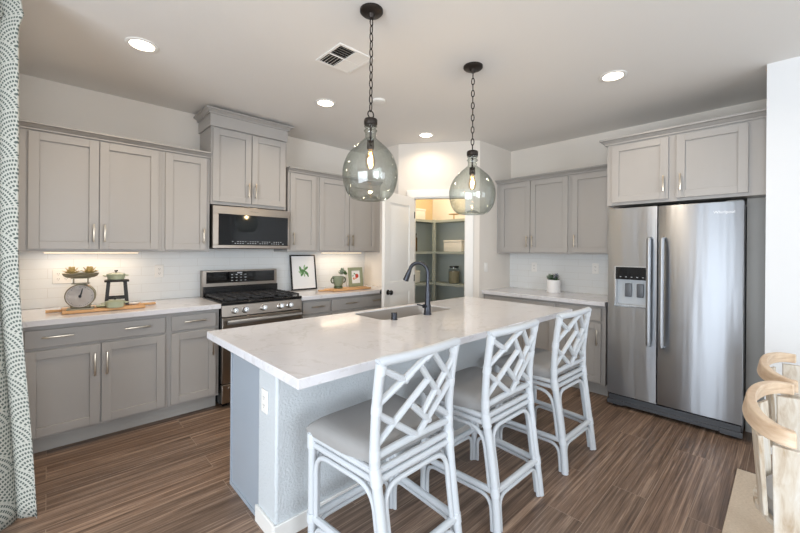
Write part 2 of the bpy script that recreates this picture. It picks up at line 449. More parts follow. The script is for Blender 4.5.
# dining side shell with its patio door and rear windows
def wall_with_holes(name, axis, p0, p1, a0, a1, holes, mat):
    g = G(); cur = a0
    def bx(u0, u1, z0, z1):
        if axis == 'x': g.box(u0, u1, p0, p1, z0, z1)
        else: g.box(p0, p1, u0, u1, z0, z1)
    for (h0, h1, z0, z1) in holes:
        bx(cur, h0, 0, CEIL)
        if z0 > 0: bx(h0, h1, 0, z0)
        bx(h0, h1, z1, CEIL); cur = h1
    bx(cur, a1, 0, CEIL); struct(name, g, mat)
wall_with_holes('wall_left', 'y', L0 - .1, L0, R0, 2.87, [(-1.4, 1.6, 0, 2.25)], 'wall_dining')
wall_with_holes('wall_rear', 'x', R0 - .1, R0, L0, 4.55, [(-.8, .8, .8, 2.25), (1.5, 3.1, .8, 2.25)], 'wall_dining')
def window(name, axis, p, a0, a1, z0, z1, nu, nv):
    g = G(); f = .05
    def bx(u0, u1, zz0, zz1, d=.03):
        if axis == 'x': g.box(u0, u1, p - d, p + d, zz0, zz1)
        else: g.box(p - d, p + d, u0, u1, zz0, zz1)
    bx(a0, a0 + f, z0, z1); bx(a1 - f, a1, z0, z1); bx(a0 + f, a1 - f, z0, z0 + f); bx(a0 + f, a1 - f, z1 - f, z1)
    for i in range(1, nu):
        u = a0 + (a1 - a0) * i / nu; bx(u - .02, u + .02, z0 + f, z1 - f, .02)
    for i in range(1, nv):
        zz = z0 + (z1 - z0) * i / nv; bx(a0 + f, a1 - f, zz - .012, zz + .012, .018)
    o = struct(name, g, 'white')
    g = G()
    if axis == 'x': g.box(a0 + f, a1 - f, p - .004, p + .004, z0 + f, z1 - f)
    else: g.box(p - .004, p + .004, a0 + f, a1 - f, z0 + f, z1 - f)
    part('pane', g, 'clear', o); return o
window('window_1', 'y', L0 - .05, -1.4, 1.6, .02, 2.25, 2, 1)
window('window_2', 'x', R0 - .05, -.8, .8, .8, 2.25, 3, 3)
window('window_3', 'x', R0 - .05, 1.5, 3.1, .8, 2.25, 3, 3)

# backsplashes
struct('backsplash_back', G().box(-.165, 3.145, YA - .008, YA - .0005, .915, 1.80), 'tileA')['kind'] = 'structure'
struct('backsplash_right', G().box(XB - .008, XB - .0005, 1.172, 2.5516, .915, 1.36), 'tileB')

# ------------------------------------------------------------------ pantry door leaf, open
HX, HY = diag @ Vector((S0 + .02, -.02, 0)), None
LATCH = Vector((2.648, 3.044)); hg = Vector((3.245, 3.195)); dv = LATCH - hg
DW = .63
d1 = thing('door_1', (hg.x, hg.y, 0), math.atan2(dv.y, dv.x), None, None); d1['kind'] = 'structure'
def panel_door(g, w, h, th):
    st = .105; zs = [(.012, .20), (.90, 1.03), (h - .11, h)]
    g.box(0, st, -th / 2, th / 2, .012, h); g.box(w - st, w, -th / 2, th / 2, .012, h)
    for a, b_ in zs: g.box(st, w - st, -th / 2, th / 2, a, b_)
    for a, b_ in ((.20, .90), (1.03, h - .11)):
        g.box(st, w - st, -th / 2 + .010, th / 2 - .010, a, b_)
        for sgn in (-1, 1):
            y0 = sgn * (th / 2 - .010); y1 = sgn * (th / 2 - .003); i = .02; j = .05
            a0 = [(st + i, y0, a + i), (w - st - i, y0, a + i), (w - st - i, y0, b_ - i), (st + i, y0, b_ - i)]
            a1 = [(st + j, y1, a + j), (w - st - j, y1, a + j), (w - st - j, y1, b_ - j), (st + j, y1, b_ - j)]
            A = [g.b.verts.new(p) for p in a0]; B = [g.b.verts.new(p) for p in a1]
            g.b.faces.new(B)
            for k in range(4): g.b.faces.new((A[k], A[(k + 1) % 4], B[(k + 1) % 4], B[k]))
    return g
part('door_leaf', panel_door(G(), DW, 2.03, .036), 'white', d1, sharp=20)
for sgn in (-1, 1):
    g = G().lathe([(.029, sgn * .018), (.029, sgn * .024), (.011, sgn * .026), (.010, sgn * .045), (.024, sgn * .050), (.029, sgn * .062), (.024, sgn * .074), (0, sgn * .078)], (DW - .065, 0, .925), 24, 'y')
    part('door_knob', g, 'black', d1)
for hz in (.22, 1.05, 1.82):
    part('hinge', G().tube([(-.004, .022, hz - .04), (-.004, .022, hz + .04)], .006), 'black', d1)

# ------------------------------------------------------------------ cabinets (local frame: x along the run, front at -y, z up)
def shaker(g, x0, x1, z0, z1, y=0.0, th=.019, st=.057):
    g.box(x0, x0 + st, y - th, y, z0, z1); g.box(x1 - st, x1, y - th, y, z0, z1)
    g.box(x0 + st, x1 - st, y - th, y, z0, z0 + st); g.box(x0 + st, x1 - st, y - th, y, z1 - st, z1)
    g.box(x0 + st, x1 - st, y - th + .0125, y - .002, z0 + st, z1 - st); return g
def slab(g, x0, x1, z0, z1, y=0.0, th=.019):
    g.box(x0, x1, y - th, y, z0, z1)
    return g
def pull(g, x, y, z, L, vert=True, r=.0055, off=.03):
    a, b_ = (Vector((x, y - off, z - L / 2)), Vector((x, y - off, z + L / 2))) if vert else (Vector((x - L / 2, y - off, z)), Vector((x + L / 2, y - off, z)))
    d = (b_ - a) * .14
    w = .006
    if vert: g.box(x - w, x + w, y - off - .005, y - off + .004, z - L / 2, z + L / 2, .002)
    else: g.box(x - L / 2, x + L / 2, y - off - .005, y - off + .004, z - w, z + w, .002)
    for p in (a + d, b_ - d): g.tube([p, (p.x, y, p.z)], .0045, 8)
    return g
def crown(parent, x0, x1, yf, yb, z, h, pr, left, right, bandz=None):
    """stepped crown along the front plus returns on the exposed ends"""
    steps = [(0, .0), (.28, .18), (.5, .55), (.8, .92), (1, 1)]
    g = G()
    def loop(px, pz):
        e = pr * px
        return [(x0 - (e if left else 0), yb, z + h * pz), (x0 - (e if left else 0), yf - e, z + h * pz), (x1 + (e if right else 0), yf - e, z + h * pz), (x1 + (e if right else 0), yb, z + h * pz)]
    prof = [(0.03, 0), (.30, .0), (.30, .22), (.18, .24), (.42, .42), (.78, .66), (.70, .70), (1, .74), (1, 1)]
    L = [[g.b.verts.new(p) for p in loop(a, b_)] for a, b_ in prof]
    for A, B in zip(L, L[1:]):
        for k in range(3): g.b.faces.new((A[k], A[k + 1], B[k + 1], B[k]))
        g.b.faces.new((A[3], A[0], B[0], B[3]))
    g.b.faces.new(L[0][::-1]); g.b.faces.new(L[-1])
    return part('crown_molding', g, 'cab', parent, sharp=25)
def cabinet(loc, rz, w, depth, z0, z1, label, doors=(), drawers=(), toe=0.0, crn=None, cat='cabinet', group=None, name='wall_cabinet', x0=0.0, hl=.135, finish=None):
    t = thing(name, loc, rz, label, cat, group)
    part('body', G().box(x0, w, 0, depth, z0, z1), 'cab', t, .0015)
    if toe: part('toe_kick', G().box(x0, w, .075, depth, 0, z0), 'toe', t)
    for (a, b_, c, d, side) in doors:
        dr = part('door', shaker(G(), a, b_, c, d, -.001), 'cab', t, .0015)
        up_ = z0 > .5
        hx = (b_ - .03) if side == 'r' else (a + .03)
        hz = (c + .057 + .5 * hl if up_ else d - .03 - .5 * hl - .03)
        if up_: hz = c + .125
        part('handle', pull(G(), hx, -.020, hz, hl), 'nickel', dr)
    for (a, b_, c, d, hs) in drawers:
        dr = part('drawer', slab(G(), a, b_, c, d, -.001), 'cab', t, .004)
        for hx in hs: part('handle', pull(G(), hx, -.020, (c + d) / 2 + .01, hl, False), 'nickel', dr)
    if crn: crown(t, x0, w, 0, depth, *crn)
    return t
FU = YA - .331                  # face plane of the upper cabinets on the back wall (doors stand 20 mm proud)
DEP = .330
ZB, ZT, CT = 1.362, 2.222, (2.222, .048, .052)
o = -.165
cabinet((o, FU, 0), 0, .865, DEP, ZB, ZT, 'wide two-door upper cabinet beside the curtain, above the kitchen scale', [(.063, .448, 1.377, 2.211, 'r'), (.454, .842, 1.377, 2.211, 'l')], crn=CT + (False, False), group='greige shaker upper cabinets')
o = .70
cabinet((o, FU, 0), 0, .38, DEP, ZB, ZT, 'narrow single-door upper cabinet just left of the microwave', [(.026, .352, 1.377, 2.211, 'r')], crn=CT + (False, False), group='greige shaker upper cabinets')
o = 1.85
cabinet((o, FU, 0), 0, .36, DEP, ZB, ZT, 'narrow single-door upper cabinet just right of the microwave, above the leaf print', [(.024, .334, 1.377, 2.211, 'l')], crn=CT + (False, False), group='greige shaker upper cabinets')
o = 2.21
cabinet((o, FU, 0), 0, .933, DEP, ZB, ZT, 'two-door upper cabinet beside the open white pantry door, above the mug', [(.022, .430, 1.377, 2.211, 'r'), (.438, .842, 1.377, 2.211, 'l')], crn=CT + (False, False), group='greige shaker upper cabinets')
# taller cabinet over the microwave
FH = 3.676
t = cabinet((1.082, FH, 0), 0, .737, YA - FH - .001, 1.802, 2.52, 'tall two-door cabinet with a boxed crown above the microwave', [(.012, .365, 1.83, 2.505, 'r'), (.372, .718, 1.83, 2.505, 'l')], hl=.145)
part('frieze', G().box(-.014, .737 + .004, -.022, YA - FH - .001, 2.520, 2.64), 'cab', t, .002)
crown(t, -.014, .737 + .004, -.022, YA - FH - .001, 2.630, .045, .045, True, True)
# uppers on the right wall
FB = 4.105
cabinet((FB, 2.5505, 0), -PI / 2, .905, XB - FB - .001, ZB, ZT, 'two-door upper cabinet on the right wall, left of the single-door one, above the potted plant', [(.055, .450, 1.377, 2.211, 'r'), (.457, .886, 1.377, 2.211, 'l')], crn=CT + (False, False), group='greige shaker upper cabinets')
cabinet((FB, 2.5505 - .905, 0), -PI / 2, .472, XB - FB - .001, ZB, ZT, 'single-door upper cabinet on the right wall, beside the cabinet over the refrigerator', [(.028, .435, 1.377, 2.211, 'l')], crn=CT + (False, False), group='greige shaker upper cabinets')
cabinet((3.762, 1.172, 0), -PI / 2, 1.172 - YW - .002, XB - 3.762 - .001, 1.812, 2.375, 'deep two-door cabinet above the refrigerator', [(.045, .472, 1.837, 2.355, 'r'), (.527, .961, 1.837, 2.355, 'l')], crn=(2.370, .052, .055, True, False))
# bases on the back wall
FL = YA - .60
ZC = .873
cabinet((-.165, FL, 0), 0, .865, .599, .115, ZC, 'wide base cabinet with one long drawer over two doors, beside the curtain', [(.058, .442, .135, .703, 'r'), (.450, .843, .135, .703, 'l')], [(.058, .843, .722, .842, (.22, .66))], .115, name='base_cabinet', group='greige shaker base cabinets', hl=.16)
cabinet((.70, FL, 0), 0, .382, .599, .115, ZC, 'narrow base cabinet with one drawer and one door, left of the range', [(.02, .355, .135, .703, 'r')], [(.02, .355, .722, .842, (.185,))], .115, name='base_cabinet', group='greige shaker base cabinets', hl=.16)
cabinet((1.852, FL, 0), 0, .36, .599, .115, ZC, 'narrow base cabinet with one drawer, right of the range', [(.028, .348, .135, .703, 'l')], [(.028, .348, .722, .846, (.188,))], .115, name='base_cabinet', group='greige shaker base cabinets', hl=.15)
cabinet((2.212, FL, 0), 0, .931, .599, .115, ZC, 'wide base cabinet with a two-handled drawer, beside the pantry door', [(.018, .45, .135, .703, 'r'), (.456, .89, .135, .703, 'l')], [(.018, .89, .722, .846, (.26, .64))], .115, name='base_cabinet', group='greige shaker base cabinets', hl=.15)
# bases on the right wall
FBB = 3.825
cabinet((FBB, 2.5505, 0), -PI / 2, .895, XB - FBB - .001, .115, ZC, 'base cabinet on the right wall in the corner by the pantry wall', [(.03, .44, .135, .703, 'r'), (.447, .872, .135, .703, 'l')], [(.03, .872, .722, .846, (.24, .66))], .115, name='base_cabinet', group='greige shaker base cabinets', hl=.15)
cabinet((FBB, 2.5505 - .895, 0), -PI / 2, .462, XB - FBB - .001, .115, ZC, 'narrow base cabinet on the right wall beside the refrigerator', [(.028, .425, .135, .703, 'r')], [(.028, .425, .722, .846, ())], .115, name='base_cabinet', group='greige shaker base cabinets', hl=.15)

# worktops
ZQ0, ZQ = .874, .914
solo('worktop', G().box(-.165, 1.083, 3.371, YA - .009, ZQ0, ZQ), 'quartz', 'white quartz worktop left of the range under the kitchen scale', 'countertop', bevel=.003)
solo('worktop', G().box(1.851, 3.1445, 3.371, YA - .009, ZQ0, ZQ), 'quartz', 'white quartz worktop right of the range under the leaf print', 'countertop', bevel=.003)
solo('worktop', G().box(3.775, XB - .009, 1.188, 2.5505, ZQ0, ZQ), 'quartz', 'white quartz worktop on the right wall under the potted plant', 'countertop', bevel=.003)

# ------------------------------------------------------------------ island
IX0, IX1, IY0, IY1 = .662, 3.138, 1.232, 2.303
BX0, BX1 = .785, 3.03
isl = thing('kitchen_island', (0, 0, 0), 0, 'large kitchen island base with textured pale pony wall and grey end panel', 'island')
part('pony_wall', G().box(BX0, BX1, 1.67, 1.876, 0, .873), 'stucco', isl, .012, label='pale textured plaster wall')
part('end_panel', G().box(BX0 + .006, BX0 + .028, 1.876, 2.275, 0, .873), 'cab_end', isl, .002, label='smooth grey end panel with daylight blue in its colour')
part('body', G().box(BX0 + .028, BX1, 1.876, 2.262, .115, .66).box(BX0 + .028, 1.6, 1.876, 2.262, .66, .873).box(2.46, BX1, 1.876, 2.262, .66, .873), 'cab', isl, .002)
part('toe_kick', G().box(BX0 + .028, BX1, 1.876, 2.20, 0, .115), 'toe', isl)
part('corner_trim', G().box(BX0, BX0 + .006, 1.878, 2.277, 0, .02).box(BX0 + .001, BX0 + .006, 2.26, 2.277, .02, .873), 'cab_end', isl, .001)
part('baseboard', G().box(BX0 - .013, BX1, 1.657, 1.67, 0, .083).box(BX0 - .013, BX0, 1.67, 1.878, 0, .083), 'white', isl, .003)
for i, (a, b_) in enumerate(((.83, 1.35), (1.36, 1.88), (1.89, 2.42), (2.43, 2.98))):
    g = shaker(G(), -b_, -a, .135, .60 if 0 < i < 3 else .85, 0); g.b.transform(Matrix.Translation((0, 2.263, 0)) @ Matrix.Rotation(PI, 4, 'Z'))
    part('door', g, 'cab', isl, .0015)
# top with the undermount cut-out (rounded corners)
SX0, SX1, SY0, SY1 = 1.640, 2.40, 1.885, 2.245
def rrect(x0, x1, y0, y1, r, n=6):
    out = []
    for cx, cy, a0 in ((x1 - r, y1 - r, 0), (x0 + r, y1 - r, PI / 2), (x0 + r, y0 + r, PI), (x1 - r, y0 + r, 1.5 * PI)):
        for k in range(n + 1):
            a = a0 + PI / 2 * k / n; out.append((cx + r * math.cos(a), cy + r * math.sin(a)))
    return out
def slab_with_hole(g, outer, hole, z0, z1):
    """outer: rectangle, hole: rrect loop split in four quadrants"""
    x0, x1, y0, y1 = outer; n = len(hole) // 4
    cor = [(x1, y1), (x0, y1), (x0, y0), (x1, y0)]
    V = {}
    def v(p, z):
        k = (round(p[0], 5), round(p[1], 5), z)
        if k not in V: V[k] = g.b.verts.new((p[0], p[1], z))
        return V[k]
    N = len(hole)
    for z in (z0, z1):
        for q in range(4):
            seg = hole[q * n:(q + 1) * n]
            for a, b_ in zip(seg, seg[1:]): g.b.faces.new((v(cor[q], z), v(a, z), v(b_, z)))
            nx = hole[((q + 1) * n) % N]
            g.b.faces.new((v(cor[q], z), v(seg[-1], z), v(nx, z), v(cor[(q + 1) % 4], z)))
    for i in range(N):
        a, b_ = hole[i], hole[(i + 1) % N]; g.b.faces.new((v(a, z0), v(b_, z0), v(b_, z1), v(a, z1)))
    for q in range(4):
        a, b_ = cor[q], cor[(q + 1) % 4]; g.b.faces.new((v(a, z0), v(b_, z0), v(b_, z1), v(a, z1)))
g = G(); hole = rrect(SX0, SX1, SY0, SY1, .06); slab_with_hole(g, (IX0, IX1, IY0, IY1), hole, ZQ0, ZQ)
solo('island_top', g, 'quartz', 'large white quartz island top with faint grey veining', 'countertop', bevel=.003)
# sink bowl
g = G()
def ring(lp, z): return [g.b.verts.new((x, y, z)) for x, y in lp]
A = [ring(rrect(SX0 + .0015, SX1 - .0015, SY0 + .0015, SY1 - .0015, .06), .9065), ring(rrect(SX0 + .004, SX1 - .004, SY0 + .004, SY1 - .004, .06), .9065), ring(rrect(SX0 + .004, SX1 - .004, SY0 + .004, SY1 - .004, .06), .73), ring(rrect(SX0 + .03, SX1 - .03, SY0 + .03, SY1 - .03, .05), .70)]
for a, b_ in zip(A, A[1:]):
    for i in range(len(a)): g.b.faces.new((a[i], a[(i + 1) % len(a)], b_[(i + 1) % len(a)], b_[i]))
g.b.faces.new(A[-1])
sk = thing('kitchen_sink', (0, 0, 0), 0, 'stainless steel undermount sink set in the island top', 'sink')
part('bowl', g, 'sinksteel', sk)
part('drain', G().lathe([(.045, .7005), (.045, .704), (.03, .705), (0, .7045)], (2.0, 2.06, 0)), 'chrome', sk)
# faucet
fx, fy = 2.035, 1.845
ft = thing('kitchen_faucet', (fx, fy, ZQ), 0, 'dark gooseneck pull-down faucet on the island behind the sink', 'faucet')
d = Vector((-.42, .90, 0)).normalized()
part('base', G().lathe([(.030, 0), (.030, .006), (.026, .012), (.025, .06), (.021, .085), (.016, .22)], (0, 0, 0), 24), 'faucet', ft)
pts = [(0, 0, .20), (0, 0, .31)]
for k in range(1, 10):
    a = PI * k / 9 * .93; c = .072
    pts.append(tuple(d * (c - c * math.cos(a)) + Vector((0, 0, .31 + c * math.sin(a)))))
d = d
part('neck', G().tube(pts, .0135, 16), 'faucet', ft)
e = Vector(pts[-1]); e2 = Vector(pts[-1]) + (Vector(pts[-1]) - Vector(pts[-2])).normalized() * .085
part('spray_head', G().tube([e, e + (e2 - e) * .1, e2, e2 + (e2 - e) * .03], [.014, .016, .022, .019], 16), 'faucet', ft)
part('lever', G().tube([(0, 0, .062), tuple(Vector((-.045, .0, .066)))], .014, 14).tube([(-.04, 0, .066), (-.12, -.01, .088)], [.006, .005], 10), 'faucet', ft)
solo('air_gap_cap', G().lathe([(.024, ZQ), (.024, ZQ + .004), (.021, ZQ + .006), (.021, ZQ + .046), (.017, ZQ + .050), (0, ZQ + .050)], (1.714, 1.86, 0), 24), 'faucet', 'small dark cylindrical air gap cap on the island left of the faucet', 'air gap')
# outlets
def outlet(loc, rz, label, w=.07, h=.115, gangs=1):
    t = thing('wall_outlet', loc, rz, label, 'outlet')
    W = w * gangs * (.83 if gangs > 1 else 1)
    part('cover_plate', G().box(-W / 2, W / 2, -.006, 0, -h / 2, h / 2), 'outlet', t, .003)
    g = G(); s = G()
    for q in range(gangs):
        cx = (q - (gangs - 1) / 2) * .046
        for zz in (-.02, .02):
            g.box(cx - .016, cx + .016, -.008, -.006, zz - .014, zz + .014)
            for dx in (-.006, .006): s.box(cx + dx - .0013, cx + dx + .0013, -.0085, -.008, zz - .002, zz + .006)
            s.box(cx - .002, cx + .002, -.0085, -.008, zz - .010, zz - .006)
    part('socket', g, 'outlet', t); part('slots', s, 'slot', t)
    return t
outlet((.085, YA - .0085, 1.158), 0, 'white two-gang outlet on the tiled backsplash behind the kitchen scale', gangs=2)
outlet((.747, YA - .0085, 1.178), 0, 'white outlet on the tiled backsplash between the stool and the range')
outlet((XB - .0085, 2.21, 1.19), -PI / 2, 'white outlet on the right backsplash left of the potted plant')
outlet((XB - .0085, 1.49, 1.2), -PI / 2, 'white outlet on the right backsplash near the refrigerator')
outlet((BX0 - .0005, 1.79, .635), -PI / 2, 'white outlet on the end of the island pony wall')
t = thing('light_switch', (3.86, 2.551, 1.19), 0, 'white rocker switch on the wall right of the pantry doorway', 'switch')
part('cover_plate', G().box(-.035, .035, -.006, 0, -.057, .057), 'outlet', t, .003); part('rocker', G().box(-.016, .016, -.010, -.006, -.033, .033), 'outlet', t, .002)

# ------------------------------------------------------------------ rattan counter stools
def bez(p0, p1, p2, n=6): return [tuple((1 - u) ** 2 * Vector(p0) + 2 * u * (1 - u) * Vector(p1) + u * u * Vector(p2)) for u in [k / n for k in range(n + 1)]]
def make_stool(loc, rz, label):
    t = thing('counter_stool', loc, rz, label, 'stool', 'white rattan counter stools along the island')
    Wd = .222; WF = .245; H = .972; YF = .475
    def rear(z):  # y of the rear post at height z
        if z < .56: return .075 * (z / .56) ** 1.2
        u = (z - .56) / (H - .56); return .075 - .035 * u - .012 * math.sin(PI * u) * -1
    def xr(z): return Wd - .010 * math.sin(PI * min(1, z / .56)) if z < .56 else Wd + .004 * (z - .56) / .4
    zs = [0, .1, .2, .3, .4, .5, .56, .62, .7, .8, .9, H]
    for s_ in (-1, 1):
        g = G().tube([(s_ * xr(z), rear(z), z) for z in zs], [.0205] * 6 + [.0215] * 2 + [.019] * 4, 12)
        part('rear_post', g, 'rattan', t)
        g = G().tube([(s_ * WF, YF, 0), (s_ * WF, YF, .575)], .019, 12)
        part('front_leg', g, 'rattan', t)
    Hb = .612
    def bp(s_, tt):  # point on the back plane
        z = Hb + (H - Hb) * tt; x = -Wd + 2 * Wd * s_
        bow = -.016 * math.sin(PI * s_) * (0.3 + .7 * tt)
        return Vector((x, rear(z) + bow, z))
    part('top_rail', G().tube([bp(-.035, 1.0)] + [bp(k / 10, 1.0) + Vector((0, 0, .004)) for k in range(0, 11)] + [bp(1.035, 1.0)], .0195, 12), 'rattan', t)
    part('bottom_rail', G().tube([bp(k / 10, 0) + Vector((0, 0, .010 * math.sin(PI * k / 10) - .002)) for k in range(11)], .015, 10), 'rattan', t)
    for (a, b_) in (((0, .54), (.62, 1)), ((0, .93), (.31, .72)), ((.62, .98), (1, .53)), ((.46, .86), (.80, .42)), ((0, .10), (.62, .66)), ((1, .80), (.57, .25)), ((0, .45), (.5, .02)), ((.40, .42), (.68, .12)), ((1, .52), (.52, .02)), ((.78, .24), (.98, .08))):
        pa, pb = bp(*a), bp(*b_); mid = bp((a[0] + b_[0]) / 2, (a[1] + b_[1]) / 2)
        part('lattice_cane', G().tube([pa, mid, pb], .0142, 8, smooth=3), 'rattan', t)
    # seat rails, arches and stretchers on the four sides
    rz_ = .565
    zr = [.553, .520]
    corners = {'fl': lambda z: Vector((-WF, YF, z)), 'fr': lambda z: Vector((WF, YF, z)), 'rl': lambda z: Vector((-xr(z), rear(z), z)), 'rr': lambda z: Vector((xr(z), rear(z), z))}
    ctr = Vector((0, YF / 2, 0))
    for sname, (p, q) in (('rear', ('rl', 'rr')), ('front', ('fl', 'fr')), ('left', ('rl', 'fl')), ('right', ('rr', 'fr'))):
        P, Q = corners[p], corners[q]
        g = G()
        for z in zr: g.tube([P(z), Q(z)], .0135, 10)
        part('seat_rail', g, 'rattan', t)
        # arch running up one leg, under the rails and down the other
        def ins(Pf, Qf, z, dd): a = Pf(z); b2 = Qf(z); return a + (b2 - a).normalized() * dd
        dd = .029; zt = .487; rr = .085
        pts = [ins(P, Q, .20, dd), ins(P, Q, .33, dd)]
        pts += [Vector(v) for v in bez(ins(P, Q, zt - rr, dd), ins(P, Q, zt, dd), ins(P, Q, zt, dd + rr))]
        pts += [Vector(v) for v in bez(ins(Q, P, zt, dd + rr), ins(Q, P, zt, dd), ins(Q, P, zt - rr, dd))]
        pts += [ins(Q, P, .33, dd), ins(Q, P, .20, dd)]
        part('arch', G().tube(pts, .011, 10), 'rattan', t)
        zst = .195
        part('stretcher', G().tube([P(zst), Q(zst)], .0165, 10), 'rattan', t)
        zt2 = zst - .030; rr = .06
        pts = [ins(P, Q, .004, dd), ins(P, Q, .05, dd)]
        pts += [Vector(v) for v in bez(ins(P, Q, zt2 - rr, dd), ins(P, Q, zt2, dd), ins(P, Q, zt2, dd + rr))]
        pts += [Vector(v) for v in bez(ins(Q, P, zt2, dd + rr), ins(Q, P, zt2, dd), ins(Q, P, zt2 - rr, dd))]
        pts += [ins(Q, P, .05, dd), ins(Q, P, .004, dd)]
        part('lower_arch', G().tube(pts, .010, 10), 'rattan', t)
    for c in ('rl', 'rr', 'fl', 'fr'):
        C = corners[c]
        for za, zb_ in ((.505, .57), (.175, .215)):
            part('binding', G().tube([C(za), C(zb_)], .0235, 14), 'wrap', t)
    for s_ in (0, 1):
        for tt in (.02, .5, .93):
            part('binding', G().tube([bp(s_, tt - .05), bp(s_, tt + .05)], .0218, 14), 'wrap', t)
    for a, b_ in (((.27, .73), (.36, .80)), ((.52, .92), (.62, 1)), ((.74, .49), (.80, .42)), ((.43, .02), (.54, .02))):
        part('binding', G().tube([bp(*a), bp(*b_)], .0150, 12), 'wrap', t)
    # cushion
    g = G(); N = 14
    def cz(u, v): return .588 + .044 * (1 - abs(u) ** 9) ** .5 * (1 - abs(v) ** 9) ** .5
    y0, y1 = .098, YF + .022
    top = {}; hw = WF + .020
    for i in range(N + 1):
        for j in range(N + 1):
            u, v = -1 + 2 * i / N, -1 + 2 * j / N
            uu = math.sin(u * PI / 2 * .98) / math.sin(PI / 2 * .98); vv = math.sin(v * PI / 2 * .98) / math.sin(PI / 2 * .98)
            narrow = .026 * (1 - vv) / 2 + .03 * max(0, -vv) ** 2
            top[i, j] = g.b.verts.new((uu * (hw - narrow), (y0 + y1) / 2 + vv * (y1 - y0) / 2, cz(uu * .999, vv * .999)))
    for i in range(N):
        for j in range(N): g.b.faces.new((top[i, j], top[i + 1, j], top[i + 1, j + 1], top[i, j + 1]))
    per = [top[i, 0] for i in range(N)] + [top[N, j] for j in range(N)] + [top[i, N] for i in range(N, 0, -1)] + [top[0, j] for j in range(N, 0, -1)]
    low = [g.b.verts.new((v.co.x * .985, (v.co.y - (y0 + y1) / 2) * .985 + (y0 + y1) / 2, .562)) for v in per]
    for k in range(len(per)): g.b.faces.new((per[k], per[(k + 1) % len(per)], low[(k + 1) % len(per)], low[k]))
    g.b.faces.new(low)
    part('seat_cushion', g, 'cloth', t, sharp=70)
    return t
st = make_stool((1.116, .999, 0), .017, 'white rattan stool with lattice back nearest the end of the island')
dup(st, (1.819, .974, 0), -.009, 'white rattan stool with lattice back, the middle one along the island')
dup(st, (2.563, .951, 0), -.027, 'white rattan stool with lattice back nearest the refrigerator')

# ------------------------------------------------------------------ range
RX0, RX1, RYF = 1.091, 1.849, 3.39
rg = thing('gas_range', (0, 0, 0), 0, 'stainless steel gas range with black cooktop between the base cabinets', 'range')
part('body', G().box(RX0, RX1, RYF + .02, YA - .03, .03, .895), 'black', rg, .002, label='black enamel sides')
part('control_panel', G().prism([(RX0, RYF + .02, .795), (RX0, RYF - .018, .795), (RX0, RYF - .002, .893), (RX0, RYF + .02, .893)], (RX1 - RX0, 0, 0)), 'steel2', rg, .002)
g = G()
part('oven_door', G().box(RX0 + .003, RX1 - .003, RYF - .018, RYF + .02, .215, .785), 'steel2', rg, .004)
part('oven_window', G().box(RX0 + .09, RX1 - .09, RYF - .0205, RYF - .018, .30, .66), 'blackglass', rg)
part('oven_handle', G().tube([(RX0 + .03, RYF - .062, .752), (RX1 - .03, RYF - .062, .752)], .018, 14).tube([(RX0 + .06, RYF - .062, .748), (RX0 + .06, RYF - .017, .748)], .009).tube([(RX1 - .06, RYF - .062, .748), (RX1 - .06, RYF - .017, .748)], .009), 'steel', rg)
part('storage_drawer', G().box(RX0 + .003, RX1 - .003, RYF - .018, RYF + .02, .045, .205).box(RX0 + .05, RX1 - .05, RYF - .03, RYF - .018, .165, .185), 'steel2', rg, .003)
part('leg', G().box(RX0 + .03, RX0 + .07, RYF + .05, RYF + .09, 0, .032), 'black', rg)
part('leg', G().box(RX1 - .07, RX1 - .03, RYF + .05, RYF + .09, 0, .032), 'black', rg)
part('leg', G().box(RX0 + .03, RX0 + .07, 3.9, 3.94, 0, .032), 'black', rg)
part('leg', G().box(RX1 - .07, RX1 - .03, 3.9, 3.94, 0, .032), 'black', rg)
for kx in (1.195, 1.286, 1.455, 1.62, 1.715):
    g = G().lathe([(.030, 0), (.030, .010), (.025, .012), (.024, .040), (.021, .044), (0, .044)], (0, 0, 0), 20).box(-.004, .004, -.018, .018, .040, .050, .001)
    g.b.transform(Matrix.Translation((kx, RYF - .010, .845)) @ Matrix.Rotation(PI / 2 - .16, 4, 'X'))
    part('burner_knob', g, 'chrome', rg)
part('cooktop', G().box(RX0 - .003, RX1 + .003, RYF - .01, YA - .085, .896, .922), 'black', rg, .005)
for i in range(3):
    g = G(); a = RX0 + .018 + i * .243; b_ = a + .236; y0, y1 = RYF + .012, 3.905; z0, z1 = .936, .950
    g.box(a, b_, y0, y0 + .014, z0, z1).box(a, b_, y1 - .014, y1, z0, z1).box(a, a + .014, y0, y1, z0, z1).box(b_ - .014, b_, y0, y1, z0, z1)
    for f in (.22, .40, .60, .80): g.box(a, b_, y0 + (y1 - y0) * f - .006, y0 + (y1 - y0) * f + .006, z0, z1 + .003)
    g.box((a + b_) / 2 - .006, (a + b_) / 2 + .006, y0, y1, z0, z1 + .003)
    for xx in (a, b_ - .014):
        for yy in (y0, y1 - .014): g.box(xx, xx + .014, yy, yy + .014, .9225, z0)
    part('burner_grate', g, 'iron', rg)
for bx_, by_, br_ in ((1.22, 3.52, .045), (1.22, 3.78, .036), (1.467, 3.65, .05), (1.71, 3.52, .05), (1.71, 3.78, .036)):
    part('burner', G().lathe([(br_, .9225), (br_, .929), (br_ * .8, .930), (br_ * .8, .935), (0, .935)], (bx_, by_, 0), 20), 'iron', rg)
part('backguard', G().box(RX0, RX1, 3.945, YA - .010, .895, 1.172), 'steel2', rg, .003)
part('vent_riser', G().box(RX0 + .002, RX1 - .002, 3.915, 3.945, .922, 1.015), 'black', rg, .006)
dp = part('display_panel', G().box(RX0 + .035, RX1 - .03, 3.9425, 3.945, 1.045, 1.158), 'blackglass', rg)
g = G()
for r_ in range(3):
    for c_ in range(4): g.box(1.36 + c_ * .045, 1.378 + c_ * .045, 3.9415, 3.9425, 1.062 + r_ * .03, 1.068 + r_ * .03)
